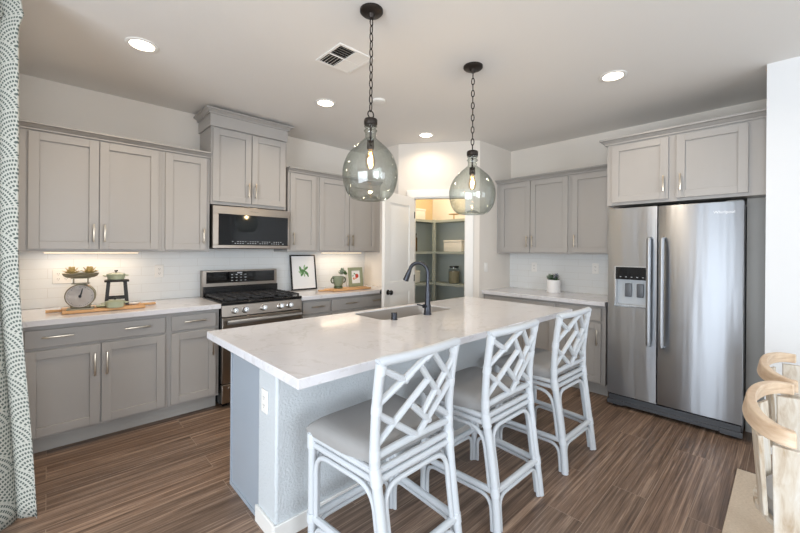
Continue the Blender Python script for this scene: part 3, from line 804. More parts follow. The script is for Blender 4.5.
g.box(1.42, 1.47, 3.9415, 3.9425, 1.137, 1.149)
part('button_marks', g, 'displight', dp)

# ------------------------------------------------------------------ microwave
mw = thing('microwave', (0, 0, 0), 0, 'stainless over-the-range microwave with black glass front', 'microwave')
MY = 3.638
part('body', G().box(RX0 + .002, RX1 - .002, MY + .022, YA - .009, 1.395, 1.790), 'steel2', mw, .003)
part('front_frame', G().box(RX0, RX1, MY, MY + .022, 1.715, 1.790).box(RX0, RX1, MY, MY + .022, 1.395, 1.425).box(RX0, RX0 + .05, MY, MY + .022, 1.425, 1.715).box(RX1 - .024, RX1, MY, MY + .022, 1.425, 1.715), 'steel2', mw, .0025)
gp = part('door_glass', G().box(RX0 + .05, RX1 - .024, MY + .002, MY + .022, 1.425, 1.715), 'blackglass', mw)
g = G()
for c_ in range(22):
    for r_ in range(2):
        if (c_ * 7 + r_ * 3) % 5: g.box(RX0 + .17 + c_ * .024, RX0 + .182 + c_ * .024, MY + .001, MY + .002, 1.440 + r_ * .018, 1.4445 + r_ * .018)
part('button_marks', g, 'displight', gp)
part('bottom_vent', G().box(RX0 + .02, RX1 - .02, MY + .03, YA - .05, 1.388, 1.395), 'black', mw)
text_part('logo', 'Whirlpool', .019, 'greyplastic', mw, ((RX0 + RX1) / 2, MY - .0006, 1.752), (PI / 2, 0, 0))

# ------------------------------------------------------------------ refrigerator
fr = thing('refrigerator', (3.692, .227, 0), 0, 'tall stainless steel side-by-side refrigerator with water dispenser', 'refrigerator')
FW = .91
part('body', G().box(.075, .70, .006, FW - .006, .03, 1.755), 'fridgeside', fr, .004)
SP = .534   # y of the gap between the doors (local)
def fdoor(y0, y1, hole=None):
    g = G()
    if not hole: g.box(0, .07, y0, y1, .115, 1.775, .008)
    else:
        a, b_, c, d = hole
        g.box(0, .07, y0, a, .115, 1.775).box(0, .07, b_, y1, .115, 1.775).box(0, .07, a, b_, .115, c).box(0, .07, a, b_, d, 1.775)
    return g
d_r = part('freezer_door', fdoor(SP + .003, FW, (.598, .855, .905, 1.262)), 'steel', fr)
d_l = part('fresh_food_door', fdoor(0, SP - .003), 'steel', fr)
part('dispenser_surround', G().box(-.003, .01, .598, .606, .905, 1.262).box(-.003, .01, .847, .855, .905, 1.262).box(-.003, .01, .606, .847, .905, .915).box(-.003, .01, .606, .847, 1.254, 1.262), 'chrome', d_r)
part('dispenser_panel', G().box(0, .012, .606, .847, 1.145, 1.254), 'blackglass', d_r)
part('dispenser_recess', G().box(.055, .06, .606, .847, .915, 1.145).box(.002, .055, .606, .610, .915, 1.145).box(.002, .055, .843, .847, .915, 1.145).box(.002, .055, .610, .843, .915, .922), 'dispgrey', d_r)
for yy in (.665, .755): part('dispenser_paddle', G().box(.030, .040, yy - .026, yy + .026, .99, 1.11, .006), 'greyplastic', d_r)
g = G()
for k in range(5): g.box(-.0008, 0, .63 + k * .043, .642 + k * .043, 1.165, 1.170)
part('button_marks', g, 'displight', d_r)
for yy, dd in ((.583, d_r), (.492, d_l)):
    g = G().tube([(0, yy, 1.505), (-.04, yy, 1.498), (-.056, yy, 1.45), (-.062, yy, 1.05), (-.056, yy, .66), (-.04, yy, .612), (0, yy, .605)], .0135, 12, smooth=4)
    g.b.transform(Matrix.Translation((0, yy, 0)) @ Matrix.Diagonal((1, 1.35, 1, 1)) @ Matrix.Translation((0, -yy, 0)))
    part('handle', g, 'steel', dd)
part('toe_grille', G().box(.01, .075, 0.01, FW - .01, .035, .105).box(-.004, .03, .0, .13, .022, .062).box(-.004, .03, FW - .13, FW, .022, .062).box(.0, .03, .13, FW - .13, .030, .060), 'darkplastic', fr, .003)
for yy in (.05, FW - .05):
    for xx in (.06, .62): part('foot', G().lathe([(.018, 0), (.018, .03)], (xx, yy, 0), 14), 'black', fr)
part('hinge_cover', G().box(.02, .16, .01, .10, 1.756, 1.782), 'fridgeside', fr, .004)
part('hinge_cover', G().box(.02, .16, FW - .10, FW - .01, 1.756, 1.782), 'fridgeside', fr, .004)
text_part('logo', 'Whirlpool', .030, 'logo', d_l, (-.0006, .112, 1.695), (PI / 2, 0, -PI / 2))
solo('added_gap_panel', G().box(3.93, 3.95, YW + .001, .226, 0, 1.81), 'toe', 'grey panel added in the gap right of the refrigerator to catch light', 'panel')  # added panel, set forward so the gap looks lighter

# ------------------------------------------------------------------ pendants
def chain(g, z0, z1, r=.0033):
    n = int((z1 - z0) / .040); st = (z1 - z0) / n
    for k in range(n):
        zc = z0 + st * (k + .5); a = .0095; h = st * .5 + .004 - .0
        pts = []
        for q in range(12):
            an = 2 * PI * q / 12; x = a * math.cos(an); zz = h * .95 * math.sin(an)
            pts.append((x, 0, zc + zz) if k % 2 else (0, x, zc + zz))
        g.tube(pts, r, 6, closed=True)
    return g
def make_pendant(loc, label):
    t = thing('pendant_lamp', loc, 0, label, 'pendant lamp', 'glass jug pendants over the island')   # origin on the ceiling
    z = -CEIL
    part('canopy', G().lathe([(.063, 0), (.063, -.012), (.055, -.020), (.022, -.026), (.012, -.045), (0, -.045)], (0, 0, 0), 32), 'bronze', t)
    part('chain', chain(G(), 2.150 + z, 2.662 + z), 'bronze', t)
    g = G(); ring_ = [(.020 * math.cos(2 * PI * q / 20), 0, 2.132 + z + .020 * math.sin(2 * PI * q / 20)) for q in range(20)]
    part('loop', g.tube(ring_, .0035, 8, closed=True), 'bronze', t)
    part('cap', G().lathe([(0, 2.112 + z), (.020, 2.112 + z), (.034, 2.106 + z), (.037, 2.100 + z), (.037, 2.078 + z), (.033, 2.072 + z), (0, 2.072 + z)], seg=32), 'bronze', t)
    prof = [(.029, 2.075), (.036, 2.066), (.029, 2.058), (.029, 2.050), (.037, 2.042), (.030, 2.033), (.029, 2.010), (.034, 1.998), (.050, 1.984), (.080, 1.957), (.108, 1.928), (.130, 1.893), (.146, 1.850), (.1515, 1.812), (.150, 1.775), (.141, 1.732), (.125, 1.698), (.104, 1.674), (.085, 1.664), (.068, 1.662), (.050, 1.668), (.030, 1.684), (0.0, 1.692)]
    # refine with smoothing
    pr_ = []
    for i in range(len(prof) - 1):
        p0 = prof[max(0, i - 1)]; p1 = prof[i]; p2 = prof[i + 1]; p3 = prof[min(len(prof) - 1, i + 2)]
        for k in range(3):
            u = k / 3
            pr_.append(tuple(.5 * (2 * p1[j] + (p2[j] - p0[j]) * u + (2 * p0[j] - 5 * p1[j] + 4 * p2[j] - p3[j]) * u * u + (3 * p1[j] - p0[j] - 3 * p2[j] + p3[j]) * u ** 3) for j in (0, 1)))
    pr_.append(prof[-1])
    part('glass_globe', G().lathe([(max(0, a), b_ + z) for a, b_ in pr_], seg=56, cap0=False, cap1=False), 'globe', t, sharp=180)
    part('socket', G().lathe([(0, 2.075 + z), (.006, 2.074 + z), (.006, 1.995 + z), (.019, 1.990 + z), (.020, 1.945 + z), (.016, 1.938 + z), (0, 1.938 + z)], seg=20), 'bronze', t)
    bulb = part('bulb', G().lathe([(.013, 1.938 + z), (.014, 1.925 + z), (.022, 1.900 + z), (.027, 1.875 + z), (.024, 1.850 + z), (.012, 1.834 + z), (0, 1.830 + z)], seg=24, cap0=False), 'bulbglass', t, sharp=180)
    g = G(); 
    g.tube([(.007 * math.cos(k * 1.2), .007 * math.sin(k * 1.2), 1.925 - k * .0045 + z) for k in range(16)], .0022, 6)
    part('filament', g, 'filament', bulb)
    l = bpy.data.lights.new('bulb_light', 'POINT'); l.energy = 6; l.color = (1, .78, .52); l.shadow_soft_size = .015
    lo = bpy.data.objects.new('bulb_light', l); COL.objects.link(lo); lo.parent = t; lo.location = (0, 0, 1.885 + z)
    return t
pd = make_pendant((1.279, 1.590, CEIL), 'smoky glass jug pendant nearer the range, hanging by a dark chain')
p2_ = dup(pd, (2.19, 1.565, CEIL), .6, 'smoky glass jug pendant nearer the refrigerator, in front of the pantry doorway')
p2_.scale = (1.08, 1.08, 1.012)

# ------------------------------------------------------------------ ceiling fittings
def downlight(x, y, label, power=5.5):
    t = thing('recessed_downlight', (x, y, CEIL), 0, label, 'ceiling light', 'recessed ceiling lights')
    part('trim_ring', G().lathe([(.092, 0), (.092, -.004), (.086, -.007), (.070, -.006), (.066, -.001)], seg=32, cap0=False, cap1=False), 'white', t)
    part('lens', G().lathe([(.068, -.0005), (.068, -.0025), (0, -.0025)], seg=32), 'lens', t)
    l = bpy.data.lights.new('downlight_lamp', 'AREA'); l.shape = 'DISK'; l.size = .13; l.energy = power; l.color = (1, .82, .62); l.spread = math.radians(150)
    lo = bpy.data.objects.new('downlight_lamp', l); COL.objects.link(lo); lo.parent = t; lo.location = (0, 0, -.012)
downlight(.435, 2.90, 'round recessed downlight over the left worktop, nearest the curtain', 8)
downlight(1.797, 2.88, 'round recessed downlight between the ceiling vent and the range cabinet', 7)
downlight(3.114, 2.866, 'round recessed downlight in front of the pantry wall', 3.5)
downlight(3.055, .917, 'round recessed downlight in front of the refrigerator')
# ceiling register
vt = thing('ceiling_vent', (1.475, 2.125, CEIL), 0, 'square white ceiling vent register with angled louvres', 'vent')
part('frame', G().box(-.14, .14, -.15, -.132, -.008, 0).box(-.14, .14, .132, .15, -.008, 0).box(-.14, -.122, -.132, .132, -.008, 0).box(.122, .14, -.132, .132, -.008, 0).box(-.122, .122, -.004, .004, -.008, 0).box(-.004, .004, -.132, .132, -.008, 0), 'white', vt, .002)
part('duct_shade_plate', G().box(-.122, .122, -.132, .132, -.0012, 0), 'black', vt)  # flat black plate standing in for the shade inside the duct
def louvres(q):
    x0, x1, y0, y1, ax, tilt = q; g = G(); n = 5
    for k in range(n):
        if ax == 'y':
            c = y0 + (y1 - y0) * (k + .5) / n; dy = .008 * tilt
            g.prism([(x0, c - dy - .001, -.0075), (x0, c - dy + .001, -.0075), (x0, c + dy + .001, -.0014), (x0, c + dy - .001, -.0014)], (x1 - x0, 0, 0))
        else:
            c = x0 + (x1 - x0) * (k + .5) / n; dx = .008 * tilt
            g.prism([(c - dx - .001, y0, -.0075), (c - dx + .001, y0, -.0075), (c + dx + .001, y0, -.0014), (c + dx - .001, y0, -.0014)], (0, y1 - y0, 0))
    return g
for q in ((-.121, -.004, .004, .131, 'x', .55), (.004, .121, .004, .131, 'y', -1.4), (-.121, -.004, -.131, -.004, 'y', .55), (.004, .121, -.131, -.004, 'x', -1.4)):
    part('louvre_bank', louvres(q), 'white', vt)
solo('smoke_detector', G().lathe([(.058, CEIL), (.058, CEIL - .008), (.050, CEIL - .016), (.03, CEIL - .018), (0, CEIL - .018)], (2.102, 2.50, 0), 32), 'white', 'small round white smoke detector on the ceiling behind the first pendant', 'smoke detector')
# under-cabinet lamps
def underlight(x, y, L, label, power):
    t = thing('under_cabinet_light', (x, y, ZB), 0, label, 'light')
    part('housing', G().box(-L / 2, L / 2, -.02, .02, -.012, -.0005), 'white', t, .002); part('diffuser', G().box(-L / 2 + .01, L / 2 - .01, -.015, .015, -.015, -.012), 'ledbar', t)
    l = bpy.data.lights.new('under_cabinet_lamp', 'AREA'); l.shape = 'RECTANGLE'; l.size = L - .02; l.size_y = .03; l.energy = power; l.color = (1, .80, .58)
    lo = bpy.data.objects.new('under_cabinet_lamp', l); COL.objects.link(lo); lo.parent = t; lo.location = (0, 0, -.018)
underlight(.27, 3.87, .60, 'slim LED bar under the wide cabinet above the kitchen scale', 1.2)
underlight(2.67, 3.87, .60, 'slim LED bar under the cabinet above the mug', 1.1)

# ------------------------------------------------------------------ pantry interior
ps = thing('pantry_shelving', (0, 0, 0), 0, 'grey-green L-shaped pantry shelving with corner post', 'shelving')
def pshelf(z): 
    g = G(); y0, x0 = YP - .30, XB - .30
    g.box(3.26, XB - .012, y0, YP - .012, z - .02, z).box(x0, XB - .012, 2.66, y0, z - .02, z)
    g.box(3.26, x0 + .0, y0 - .012, y0, z - .032, z + .002).box(x0 - .012, x0, 2.66, y0 - .012, z - .032, z + .002)
    return g
for z in (.46, .915, 1.372, 1.83): part('shelf', pshelf(z), 'pantryshelf', ps)
part('corner_post', G().box(XB - .335, XB - .30, YP - .335, YP - .30, 0, 1.84), 'pantryshelf', ps)
part('shaded_wall_sheet', G().box(3.25, XB - .001, YP - .012, YP - .001, 0, 1.83), 'pantryshade', ps); part('shaded_wall_sheet', G().box(XB - .012, XB - .001, 2.655, YP - .012, 0, 1.83), 'pantryshade', ps)  # sheets over the lower wall that carry its painted shade
def bin_(name, x0, x1, y0, y1, z, h, label):
    t = thing(name, ((x0 + x1) / 2, (y0 + y1) / 2, z), 0, label, 'storage bin'); a, b_ = (x1 - x0) / 2, (y1 - y0) / 2
    part('body', G().box(-a, a, -b_, b_, 0, h * .8, .006), 'bin', t); part('lid', G().box(-a - .004, a + .004, -b_ - .004, b_ + .004, h * .8, h, .005), 'bin', t)
bin_('storage_box', XB - .27, XB - .03, 3.15, 3.47, 1.374, .165, 'white lidded storage box on the middle right pantry shelf')
bin_('storage_box', 3.70, 4.00, YP - .25, YP - .03, 1.832, .16, 'cream lidded box on the top left pantry shelf')
bin_('storage_canister', 3.82, 3.95, YP - .2, YP - .08, .917, .18, 'white canister on the lower left pantry shelf behind the faucet')
t = thing('storage_bottle', (3.875, YP - .16, 1.374), 0, 'tall amber bottle on the middle left pantry shelf', 'bottle')
part('body', G().lathe([(.034, 0), (.036, .01), (.036, .19), (.02, .215), (.02, .235)], seg=20), 'brownjar', t); part('stopper', G().lathe([(.024, .235), (.024, .262), (0, .262)], seg=16), 'black', t)
t = thing('glass_jar', (XB - .16, 3.36, .917), 0, 'clip-top glass jar of dried food on the lower right pantry shelf', 'jar')
part('body', G().lathe([(.075, 0), (.082, .015), (.082, .19), (.060, .215), (.060, .225)], seg=24, cap1=False), 'clear', t)
part('filling', G().lathe([(.070, .006), (.077, .02), (.077, .17), (0, .185)], seg=20), 'pasta', t)
part('lid', G().lathe([(.064, .225), (.068, .23), (.068, .247), (0, .252)], seg=20), 'black', t)
t = thing('cake_stand', (XB - .2, 3.34, 1.832), 0, 'small gold stand on the top right pantry shelf', 'stand')
part('foot', G().lathe([(.05, 0), (.05, .004), (.008, .012), (.008, .07)], seg=20), 'gold', t); part('plate', G().lathe([(.008, .07), (.075, .076), (.077, .084), (0, .08)], seg=24), 'gold', t)
pl = bpy.data.lights.new('pantry_lamp', 'POINT'); pl.energy = 14; pl.color = (1, .84, .6); pl.shadow_soft_size = .08
plf = thing('pantry_ceiling_light', (3.85, 3.35, CEIL), 0, 'small flush ceiling light inside the pantry', 'ceiling light')
part('base', G().lathe([(.11, 0), (.11, -.02), (.09, -.025)], seg=24), 'white', plf); part('dome', G().lathe([(.09, -.025), (.08, -.06), (.04, -.08), (0, -.085)], seg=24), 'lens', plf)
lo = bpy.data.objects.new('pantry_lamp', pl); COL.objects.link(lo); lo.parent = plf; lo.location = (0, 0, -.19)

# ------------------------------------------------------------------ things on the worktops
def paddle_board(loc, x0, x1, y0, y1, hy, hl, hr, label, th=.02):
    g = G().box(x0, x1, y0, y1, 0, th, .005)
    if hl: g.tube([(x0 + .005, hy, th * .55), (x0 - hl * .3, hy, th * .55), (x0 - hl, hy, th * .55)], [.016, .011, .013], 12)
    if hr: g.tube([(x1 - .005, hy, th * .55), (x1 + hr * .3, hy, th * .55), (x1 + hr, hy, th * .55)], [.016, .011, .013], 12)
    for v in g.b.verts:
        if True: v.co.z = max(0, min(th, v.co.z))
    o = solo('serving_board', g, 'board', label, 'board'); o.location = loc; return o
paddle_board((0, 0, ZQ + .0020), .075, .565, 3.53, 3.78, 3.69, .085, .095, 'long wooden serving board under the kitchen scale and black stool')
paddle_board((0, 0, ZQ + .0020), 2.33, 2.87, 3.53, 3.74, 3.64, .13, 0, 'wooden serving board under the sage mug and green frame')
BT = ZQ + .0225
# kitchen scale
ks = thing('kitchen_scale', (.178, 3.60, BT), 0, 'vintage kitchen scale with round white dial on the wooden board', 'scale')
ks.rotation_euler.z = -.15
part('base', G().prism([(-.075, -.05, 0), (.075, -.05, 0), (.075, .05, 0), (-.075, .05, 0)], (0, 0, .012)).box(-.055, .055, -.035, .035, .012, .055, .006), 'scalemetal', ks)
part('housing', G().lathe([(.080, -.048), (.086, -.045), (.086, .04), (.07, .05), (0, .05)], (0, 0, .100), 40, 'y', cap0=False), 'scalemetal', ks)
dl = part('dial', G().lathe([(.082, -.046), (0, -.046)], (0, 0, .100), 40, 'y'), 'scaledial', ks)
g = G()
for k in range(40):
    a = 2 * PI * k / 40; r0, r1 = (.062 if k % 5 == 0 else .068), .073; ca, sa = math.sin(a), math.cos(a); w2 = .0012
    g.prism([(r0 * ca - w2 * sa, -.0462, .1 + r0 * sa + w2 * ca), (r1 * ca - w2 * sa, -.0462, .1 + r1 * sa + w2 * ca), (r1 * ca + w2 * sa, -.0462, .1 + r1 * sa - w2 * ca), (r0 * ca + w2 * sa, -.0462, .1 + r0 * sa - w2 * ca)], (0, -.0006, 0))
part('dial_marks', g, 'greyplastic', dl)
a = .25
g = G().prism([(-.006, -.048, .088), (.006, -.048, .088), (.002 + .058 * math.sin(a), -.048, .1 + .058 * math.cos(a)), (-.002 + .058 * math.sin(a), -.048, .1 + .058 * math.cos(a))], (0, -.001, 0)).lathe([(.009, -.050), (0, -.051)], (0, 0, .1), 16, 'y')
part('needle', g, 'black', dl)
part('pan_support', G().box(-.05, .05, -.03, .03, .186, .193).tube([(-.04, 0, .19), (-.04, 0, .228)], .004, 8).tube([(.04, 0, .19), (.04, 0, .228)], .004, 8).box(-.055, .055, -.02, .02, .226, .230), 'scalemetal', ks)
part('pan', G().lathe([(0, .232), (.045, .233), (.078, .244), (.102, .266), (.106, .266), (.096, .246), (.080, .236), (.045, .2305), (0, .230)], seg=36), 'scalemetal', ks)
for i, (dx, dy, s_, lb) in enumerate(((-.051, 0, 1.0, 'left'), (.049, .004, 1.02, 'right'))):
    g = G()
    for ring_, (n, el, L) in enumerate(((9, .25, .045), (8, .7, .042), (6, 1.1, .036), (3, 1.4, .03))):
        for k in range(n):
            an = 2 * PI * k / n + ring_ * .4; c = math.cos(el)
            g.leaf((0, 0, .0), (L * 1.3 * s_ * c * math.cos(an), L * s_ * c * math.sin(an), .008 + L * 1.5 * s_ * math.sin(el)), .024 * s_, .004)
    o = solo('dried_succulent', g, 'cone', 'golden rosette on the scale pan, %s one of the two' % lb, 'dried flower', 'golden rosettes on the scale pan'); o.location = (.178 + dx, 3.60 + dy, BT + .262)
# black step stool with casserole
ss = thing('mini_stool', (.40, 3.70, BT), -.1, 'small black wooden display stool on the board', 'stool')
part('seat', G().box(-.078, .078, -.06, .06, .185, .200, .003), 'blackwood', ss)
for sx in (-1, 1):
    for sy in (-1, 1):
        part('leg', G().prism([(sx * .066 - .012, sy * .045 - .009, 0), (sx * .066 + .012, sy * .045 - .009, 0), (sx * .066 + .012, sy * .045 + .009, 0), (sx * .066 - .012, sy * .045 + .009, 0)], (-sx * .014, -sy * .006, .186)), 'blackwood', ss)
part('rung', G().box(-.062, .062, -.050, -.040, .050, .068), 'blackwood', ss); part('rung', G().box(-.062, .062, .040, .050, .050, .068), 'blackwood', ss)
part('rung', G().box(-.066, -.054, -.04, .04, .07, .085), 'blackwood', ss); part('rung', G().box(.054, .066, -.04, .04, .07, .085), 'blackwood', ss)
def casserole(loc, label, r=.058, h=.040, lid=True, rz=0):
    t = thing('casserole_pot', loc, rz, label, 'pot')
    part('pot_body', G().lathe([(r * .82, 0), (r * .95, .006), (r, h)], seg=32), 'sage', t)
    for s_ in (-1, 1):
        part('side_handle', G().tube([(s_ * r * .96, -.018, h - .008), (s_ * (r + .018), -.012, h - .006), (s_ * (r + .018), .012, h - .006), (s_ * r * .96, .018, h - .008)], .0045, 8, smooth=4), 'sage', t)
    if lid:
        l = part('pot_lid', G().lathe([(r + .003, h), (r + .003, h + .005), (r * .7, h + .013), (.012, h + .017), (0, h + .017)], seg=32), 'sage', t)
        part('lid_knob', G().lathe([(.005, h + .016), (.005, h + .024), (.012, h + .027), (.012, h + .036), (0, h + .037)], seg=16), 'black', l)
    return t
casserole((.395, 3.70, BT + .2005), 'sage green lidded casserole standing on the black mini stool')
casserole((.375, 3.560, BT), 'small sage green dish on the board in front of the black stool', .060, .040, True)
# spoon rests / scoop beside it
g = G().lathe([(0, 0), (.030, .002), (.040, .012), (.038, .014), (.028, .006), (0, .004)], (.30, 3.62, BT), 20).tube([(.30, 3.62, BT + .01)] * 1 + [(.268, 3.62, BT + .013)], .005, 8)
solo('sauce_dish', g, 'sage', 'tiny sage dish on the board left of the small casserole', 'dish')
g = G().lathe([(0, 0), (.026, .002), (.036, .012), (.034, .014), (.024, .006), (0, .004)], (.505, 3.64, BT), 20)
solo('sauce_dish', g, 'pot', 'tiny pale dish on the board right of the small casserole', 'dish')

# framed leaf print leaning on the backsplash
lp = thing('leaf_print', (2.19, 3.94, ZQ + .001), 0, 'black-framed print of green leaves leaning on the backsplash', 'picture')
tilt = Matrix.Rotation(-.14, 4, 'X')
def tp(name, g, mat, parent, label=None):
    g.b.transform(tilt); return part(name, g, mat, parent, label=label)
W2, HH = .163, .412
tp('frame', G().box(-W2, W2, -.012, .008, 0, .014).box(-W2, W2, -.012, .008, HH - .014, HH).box(-W2, -W2 + .014, -.012, .008, .014, HH - .014).box(W2 - .014, W2, -.012, .008, .014, HH - .014), 'black', lp)
tp('mat_board', G().box(-W2 + .014, W2 - .014, -.004, .0, .014, HH - .014), 'paper', lp)
def blob(g, cx, cz, rx, rz2, rot, y, n=14):
    if abs(HH - .412) < 1e-6: cx, cz, rx, rz2 = cx * 1.2, .215 + (cz - .215) * 1.2, rx * 1.2, rz2 * 1.2
    pts = []
    for k in range(n):
        a = 2 * PI * k / n; x = rx * math.cos(a); z = rz2 * math.sin(a)
        pts.append((cx + x * math.cos(rot) - z * math.sin(rot), y, cz + x * math.sin(rot) + z * math.cos(rot)))
    g.prism(pts, (0, -.0006, 0)); return g
g = G(); g2_ = G()
for cx, cz, rx, rz2, ro in ((-.03, .235, .012, .034, .3), (-.012, .20, .014, .036, -.5), (.03, .245, .011, .026, -.9), (.03, .20, .013, .03, .8), (.0, .225, .011, .02, 1.2), (.045, .175, .008, .018, .4)): blob(g, cx, cz, rx, rz2, ro, -.004)
for cx, cz, rx, rz2, ro in ((-.035, .205, .009, .022, .9), (.012, .26, .009, .022, -.2), (.008, .182, .008, .02, .1)): blob(g2_, cx, cz, rx, rz2, ro, -.0047)
tp('leaf_artwork', g, 'green', lp); tp('leaf_highlights', g2_, 'greenl', lp)
# sage mug
mg = thing('planter_mug', (2.475, 3.66, BT), 0, 'sage two-handled mug with dark foot on the wooden board', 'mug')
part('cup', G().lathe([(.045, .03), (.058, .06), (.070, .140), (.066, .140), (.054, .062), (0, .045)], seg=36), 'mugsage', mg)
part('foot', G().lathe([(.052, 0), (.054, .01), (.046, .03)], seg=30), 'olive', mg, label='dark olive glazed foot')
for s_ in (-1, 1): part('handle', G().tube([(s_ * .064, 0, .120), (s_ * .088, 0, .122), (s_ * .100, 0, .095), (s_ * .086, 0, .068), (s_ * .058, 0, .066)], .0075, 8, smooth=5), 'olive', mg)
# sage frame with berries
gf = thing('berry_print', (2.765, 3.70, BT), 0, 'sage green framed print of a red fruit on the board', 'picture')
tilt = Matrix.Rotation(-.12, 4, 'X')
W2, HH = .105, .235
tp('frame', G().box(-W2, W2, -.010, .008, 0, .040).box(-W2, W2, -.010, .008, HH - .040, HH).box(-W2, -W2 + .042, -.010, .008, .040, HH - .040).box(W2 - .042, W2, -.010, .008, .040, HH - .040), 'sageframe', gf)
tp('mat_board', G().box(-W2 + .042, W2 - .042, -.004, .0, .040, HH - .040), 'paper', gf)
g = blob(G(), .018, .130, .025, .026, 0, -.004); tp('fruit_artwork', g, 'red', gf)
g = blob(G(), -.030, .098, .012, .016, .4, -.004); blob(g, .0, .102, .012, .010, 0, -.0046); tp('fruit_slices', g, 'orange', gf)
g = blob(G(), -.012, .155, .007, .02, .9, -.004); blob(g, -.04, .135, .006, .014, -.5, -.004); tp('leaf_artwork', g, 'green', gf)

def succulent(loc, label, pot_r, pot_h, mats, R, Hh, group=None, n1=40, pot='pot', name='potted_succulent'):
    t = thing(name, loc, 0, label, 'plant', group)
    part('pot', G().lathe([(pot_r * .97, 0), (pot_r, .004), (pot_r, pot_h), (pot_r * .9, pot_h), (pot_r * .9, pot_h - .012), (0, pot_h - .012)], seg=36), pot, t, .0015)
    part('soil', G().lathe([(pot_r * .88, pot_h - .012), (0, pot_h - .006)], seg=24), 'soil', t)
    for mi, (mt, cx, cy, rr, hh) in enumerate(mats):
        g = G(); rnd = random.Random(mi + 5)
        for k in range(n1):
            an = rnd.uniform(0, 2 * PI); el = rnd.uniform(.15, 1.5); L = rr * rnd.uniform(.75, 1.1)
            b0 = Vector((cx + rnd.uniform(-.01, .01), cy + rnd.uniform(-.01, .01), pot_h - .006 + hh * rnd.random()))
            g.leaf(b0, b0 + Vector((L * math.cos(el) * math.cos(an), L * math.cos(el) * math.sin(an), L * math.sin(el))), rr * .30, .003)
        part('foliage', g, mt, t)
    return t
succulent((4.25, 1.885, ZQ), 'small succulent in a white ceramic pot on the right worktop', .075, .145, [('leaf', .02, .035, .06, .015), ('leafpale', -.01, .045, .055, .03), ('leafgrey', -.0, -.028, .05, .055), ('leaf', .0, -.03, .045, .0)], .08, .07, n1=46)
succulent((2.665, 3.83, ZQ), 'small leafy plant between the mug and the sage green frame', .045, .165, [('leafpale', -.025, 0, .06, .045), ('leaf', .02, 0, .05, .02)], .08, .05, n1=36, pot='pot')

# ------------------------------------------------------------------ curtain
cu = thing('curtain_panel', (0, 0, 0), 0, 'floor-length curtain with grey scallop print at the left edge', 'curtain')
g = G(); NU, NV = 160, 40; uvl = g.b.loops.layers.uv.new('UVMap'); vv = {}; UU = {}
XR, XL = -.048, -.95
for j in range(NV + 1):
    f = j / NV; z = .018 + f * 2.655
    flare = -.010 - .054 * (1 - (1 - f) ** 2.2) + .026 * (1 - f) ** 4 + .010 * math.sin(f * 9) * (1 - f) + .022 * math.exp(-((z - 2.56) / .05) ** 2)
    px_, py_, L = None, None, 0
    for i in range(NU + 1):
        u = i / NU
        x = (XR + flare) + (XL - XR) * u
        ph = u * 2 * PI * 6.2
        y = 2.655 - .045 * math.cos(ph) * (1 - .25 * f) * (1 if u > .05 else .8) + .006 * math.sin(ph * 2.3 + f * 3)
        x += .014 * math.sin(ph * 2) * (1 - .4 * f)
        if px_ is not None: L += math.hypot(x - px_, y - py_)
        px_, py_ = x, y
        vv[i, j] = g.b.verts.new((x, y, z + .006 * math.sin(u * 40))); UU[i, j] = (L * 1.0, z)
for j in range(NV):
    for i in range(NU):
        q = [(i, j), (i + 1, j), (i + 1, j + 1), (i, j + 1)]
        fce = g.b.faces.new([vv[k] for k in q])
        for lp_, k in zip(fce.loops, q): lp_[uvl].uv = UU[k]
cp = part('fabric', g, 'curtain', cu, sharp=180)
sm = cp.modifiers.new('thickness', 'SOLIDIFY'); sm.thickness = .003
part('curtain_rod', G().tube([(-1.1, 2.655, 2.688), (-.085, 2.655, 2.688)], .011, 12), 'black', cu)

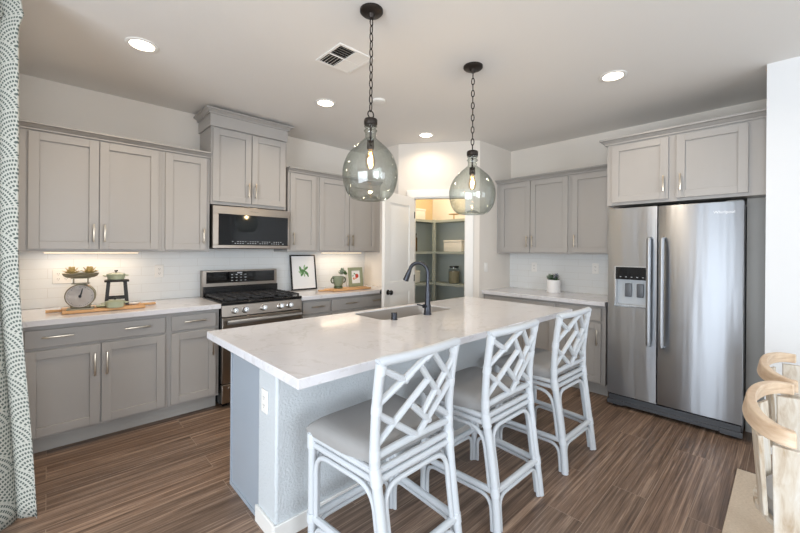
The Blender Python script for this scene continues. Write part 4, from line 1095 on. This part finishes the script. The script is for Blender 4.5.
# ------------------------------------------------------------------ rug and dining chairs
solo('area_rug', G().box(1.0, 3.195, -2.2, .221, .0005, .011), 'rug', 'beige woven rug at the lower right under the dining chairs', 'rug', bevel=.003)
def make_dining(loc, rz, label):
    t = thing('dining_chair', loc, rz, label, 'chair', 'whitewashed barrel-back dining chairs')
    a, b_ = .310, .108; zt = .806; hB = .060; th = .030
    def arc(phi, r=0.0, z=0.0): return Vector(((a + r) * math.cos(phi), (b_ + r) * math.sin(phi), z))
    n = 36; lo_, hi_ = -.10, PI + .10
    g = G(); rings = []
    for k in range(n + 1):
        ph = lo_ + (hi_ - lo_) * k / n; lift = .012 * math.sin(max(0, min(PI, ph)))
        hh = hB * (.80 + .2 * math.sin(max(0, min(PI, ph))))
        rings.append([g.b.verts.new(arc(ph, r, z)) for r, z in ((th / 2 + .012, zt - hh + lift), (th / 2, zt + lift), (-th / 2, zt + lift), (-th / 2 + .008, zt - hh + lift))])
    for A, B in zip(rings, rings[1:]):
        for k in range(4): g.b.faces.new((A[k], A[(k + 1) % 4], B[(k + 1) % 4], B[k]))
    g.b.faces.new(rings[0][::-1]); g.b.faces.new(rings[-1])
    part('crest_rail', g, 'oaktan', t, .004, label='pale tan curved crest rail')
    def post(ph, w, z0, z1, taper, thk=.022):
        g = G(); tang = Vector((-a * math.sin(ph), b_ * math.cos(ph), 0)).normalized(); nr = Vector((tang.y, -tang.x, 0))
        for z_, sc2, V_ in ((z1, 1.0, []), (z0, taper, [])): pass
        top = arc(ph, 0, z1); bot = Vector((top.x * .80, top.y * .80, z0))
        lv = []
        for c, w2 in ((bot, w * taper), (top, w)):
            lv.append([g.b.verts.new(c + tang * sx * w2 / 2 + nr * sy * thk / 2) for sx, sy in ((-1, -1), (1, -1), (1, 1), (-1, 1))])
        for k in range(4): g.b.faces.new((lv[0][k], lv[0][(k + 1) % 4], lv[1][(k + 1) % 4], lv[1][k]))
        g.b.faces.new(lv[0][::-1]); g.b.faces.new(lv[1]); return g
    for ph in (.03, PI - .03): part('arm_post', post(ph, .078, .40, zt - .06, .9), 'oak', t, .003)
    for ph in (PI * .28, PI * .72): part('back_slat', post(ph, .075, .44, zt - .07, .75, .014), 'oak', t, .003)
    part('seat', G().lathe([(0, .40), (.26, .40), (.275, .41), (.275, .43), (0, .43)], (0, -.14, 0), 36, sy=.88), 'oak', t)
    part('seat_cushion', G().lathe([(.262, .4305), (.268, .45), (.25, .472), (0, .480)], (0, -.14, 0), 36, sy=.85), 'cloth', t)
    for sx in (-1, 1):
        for sy in (-1, 1):
            part('leg', G().prism([(sx * .245 - .018, sy * .17 - .14 - .018, 0), (sx * .245 + .018, sy * .17 - .14 - .018, 0), (sx * .245 + .018, sy * .17 - .14 + .018, 0), (sx * .245 - .018, sy * .17 - .14 + .018, 0)], (-sx * .045, -sy * .02, .402)), 'oak', t, .003)
    return t
dc = make_dining((2.040, -.008, .0115), 0, 'pale wooden barrel-back dining chair nearest the camera at the right edge')
dup(dc, (2.735, -.02, .0115), 0, 'pale wooden barrel-back dining chair farther back, nearer the refrigerator')
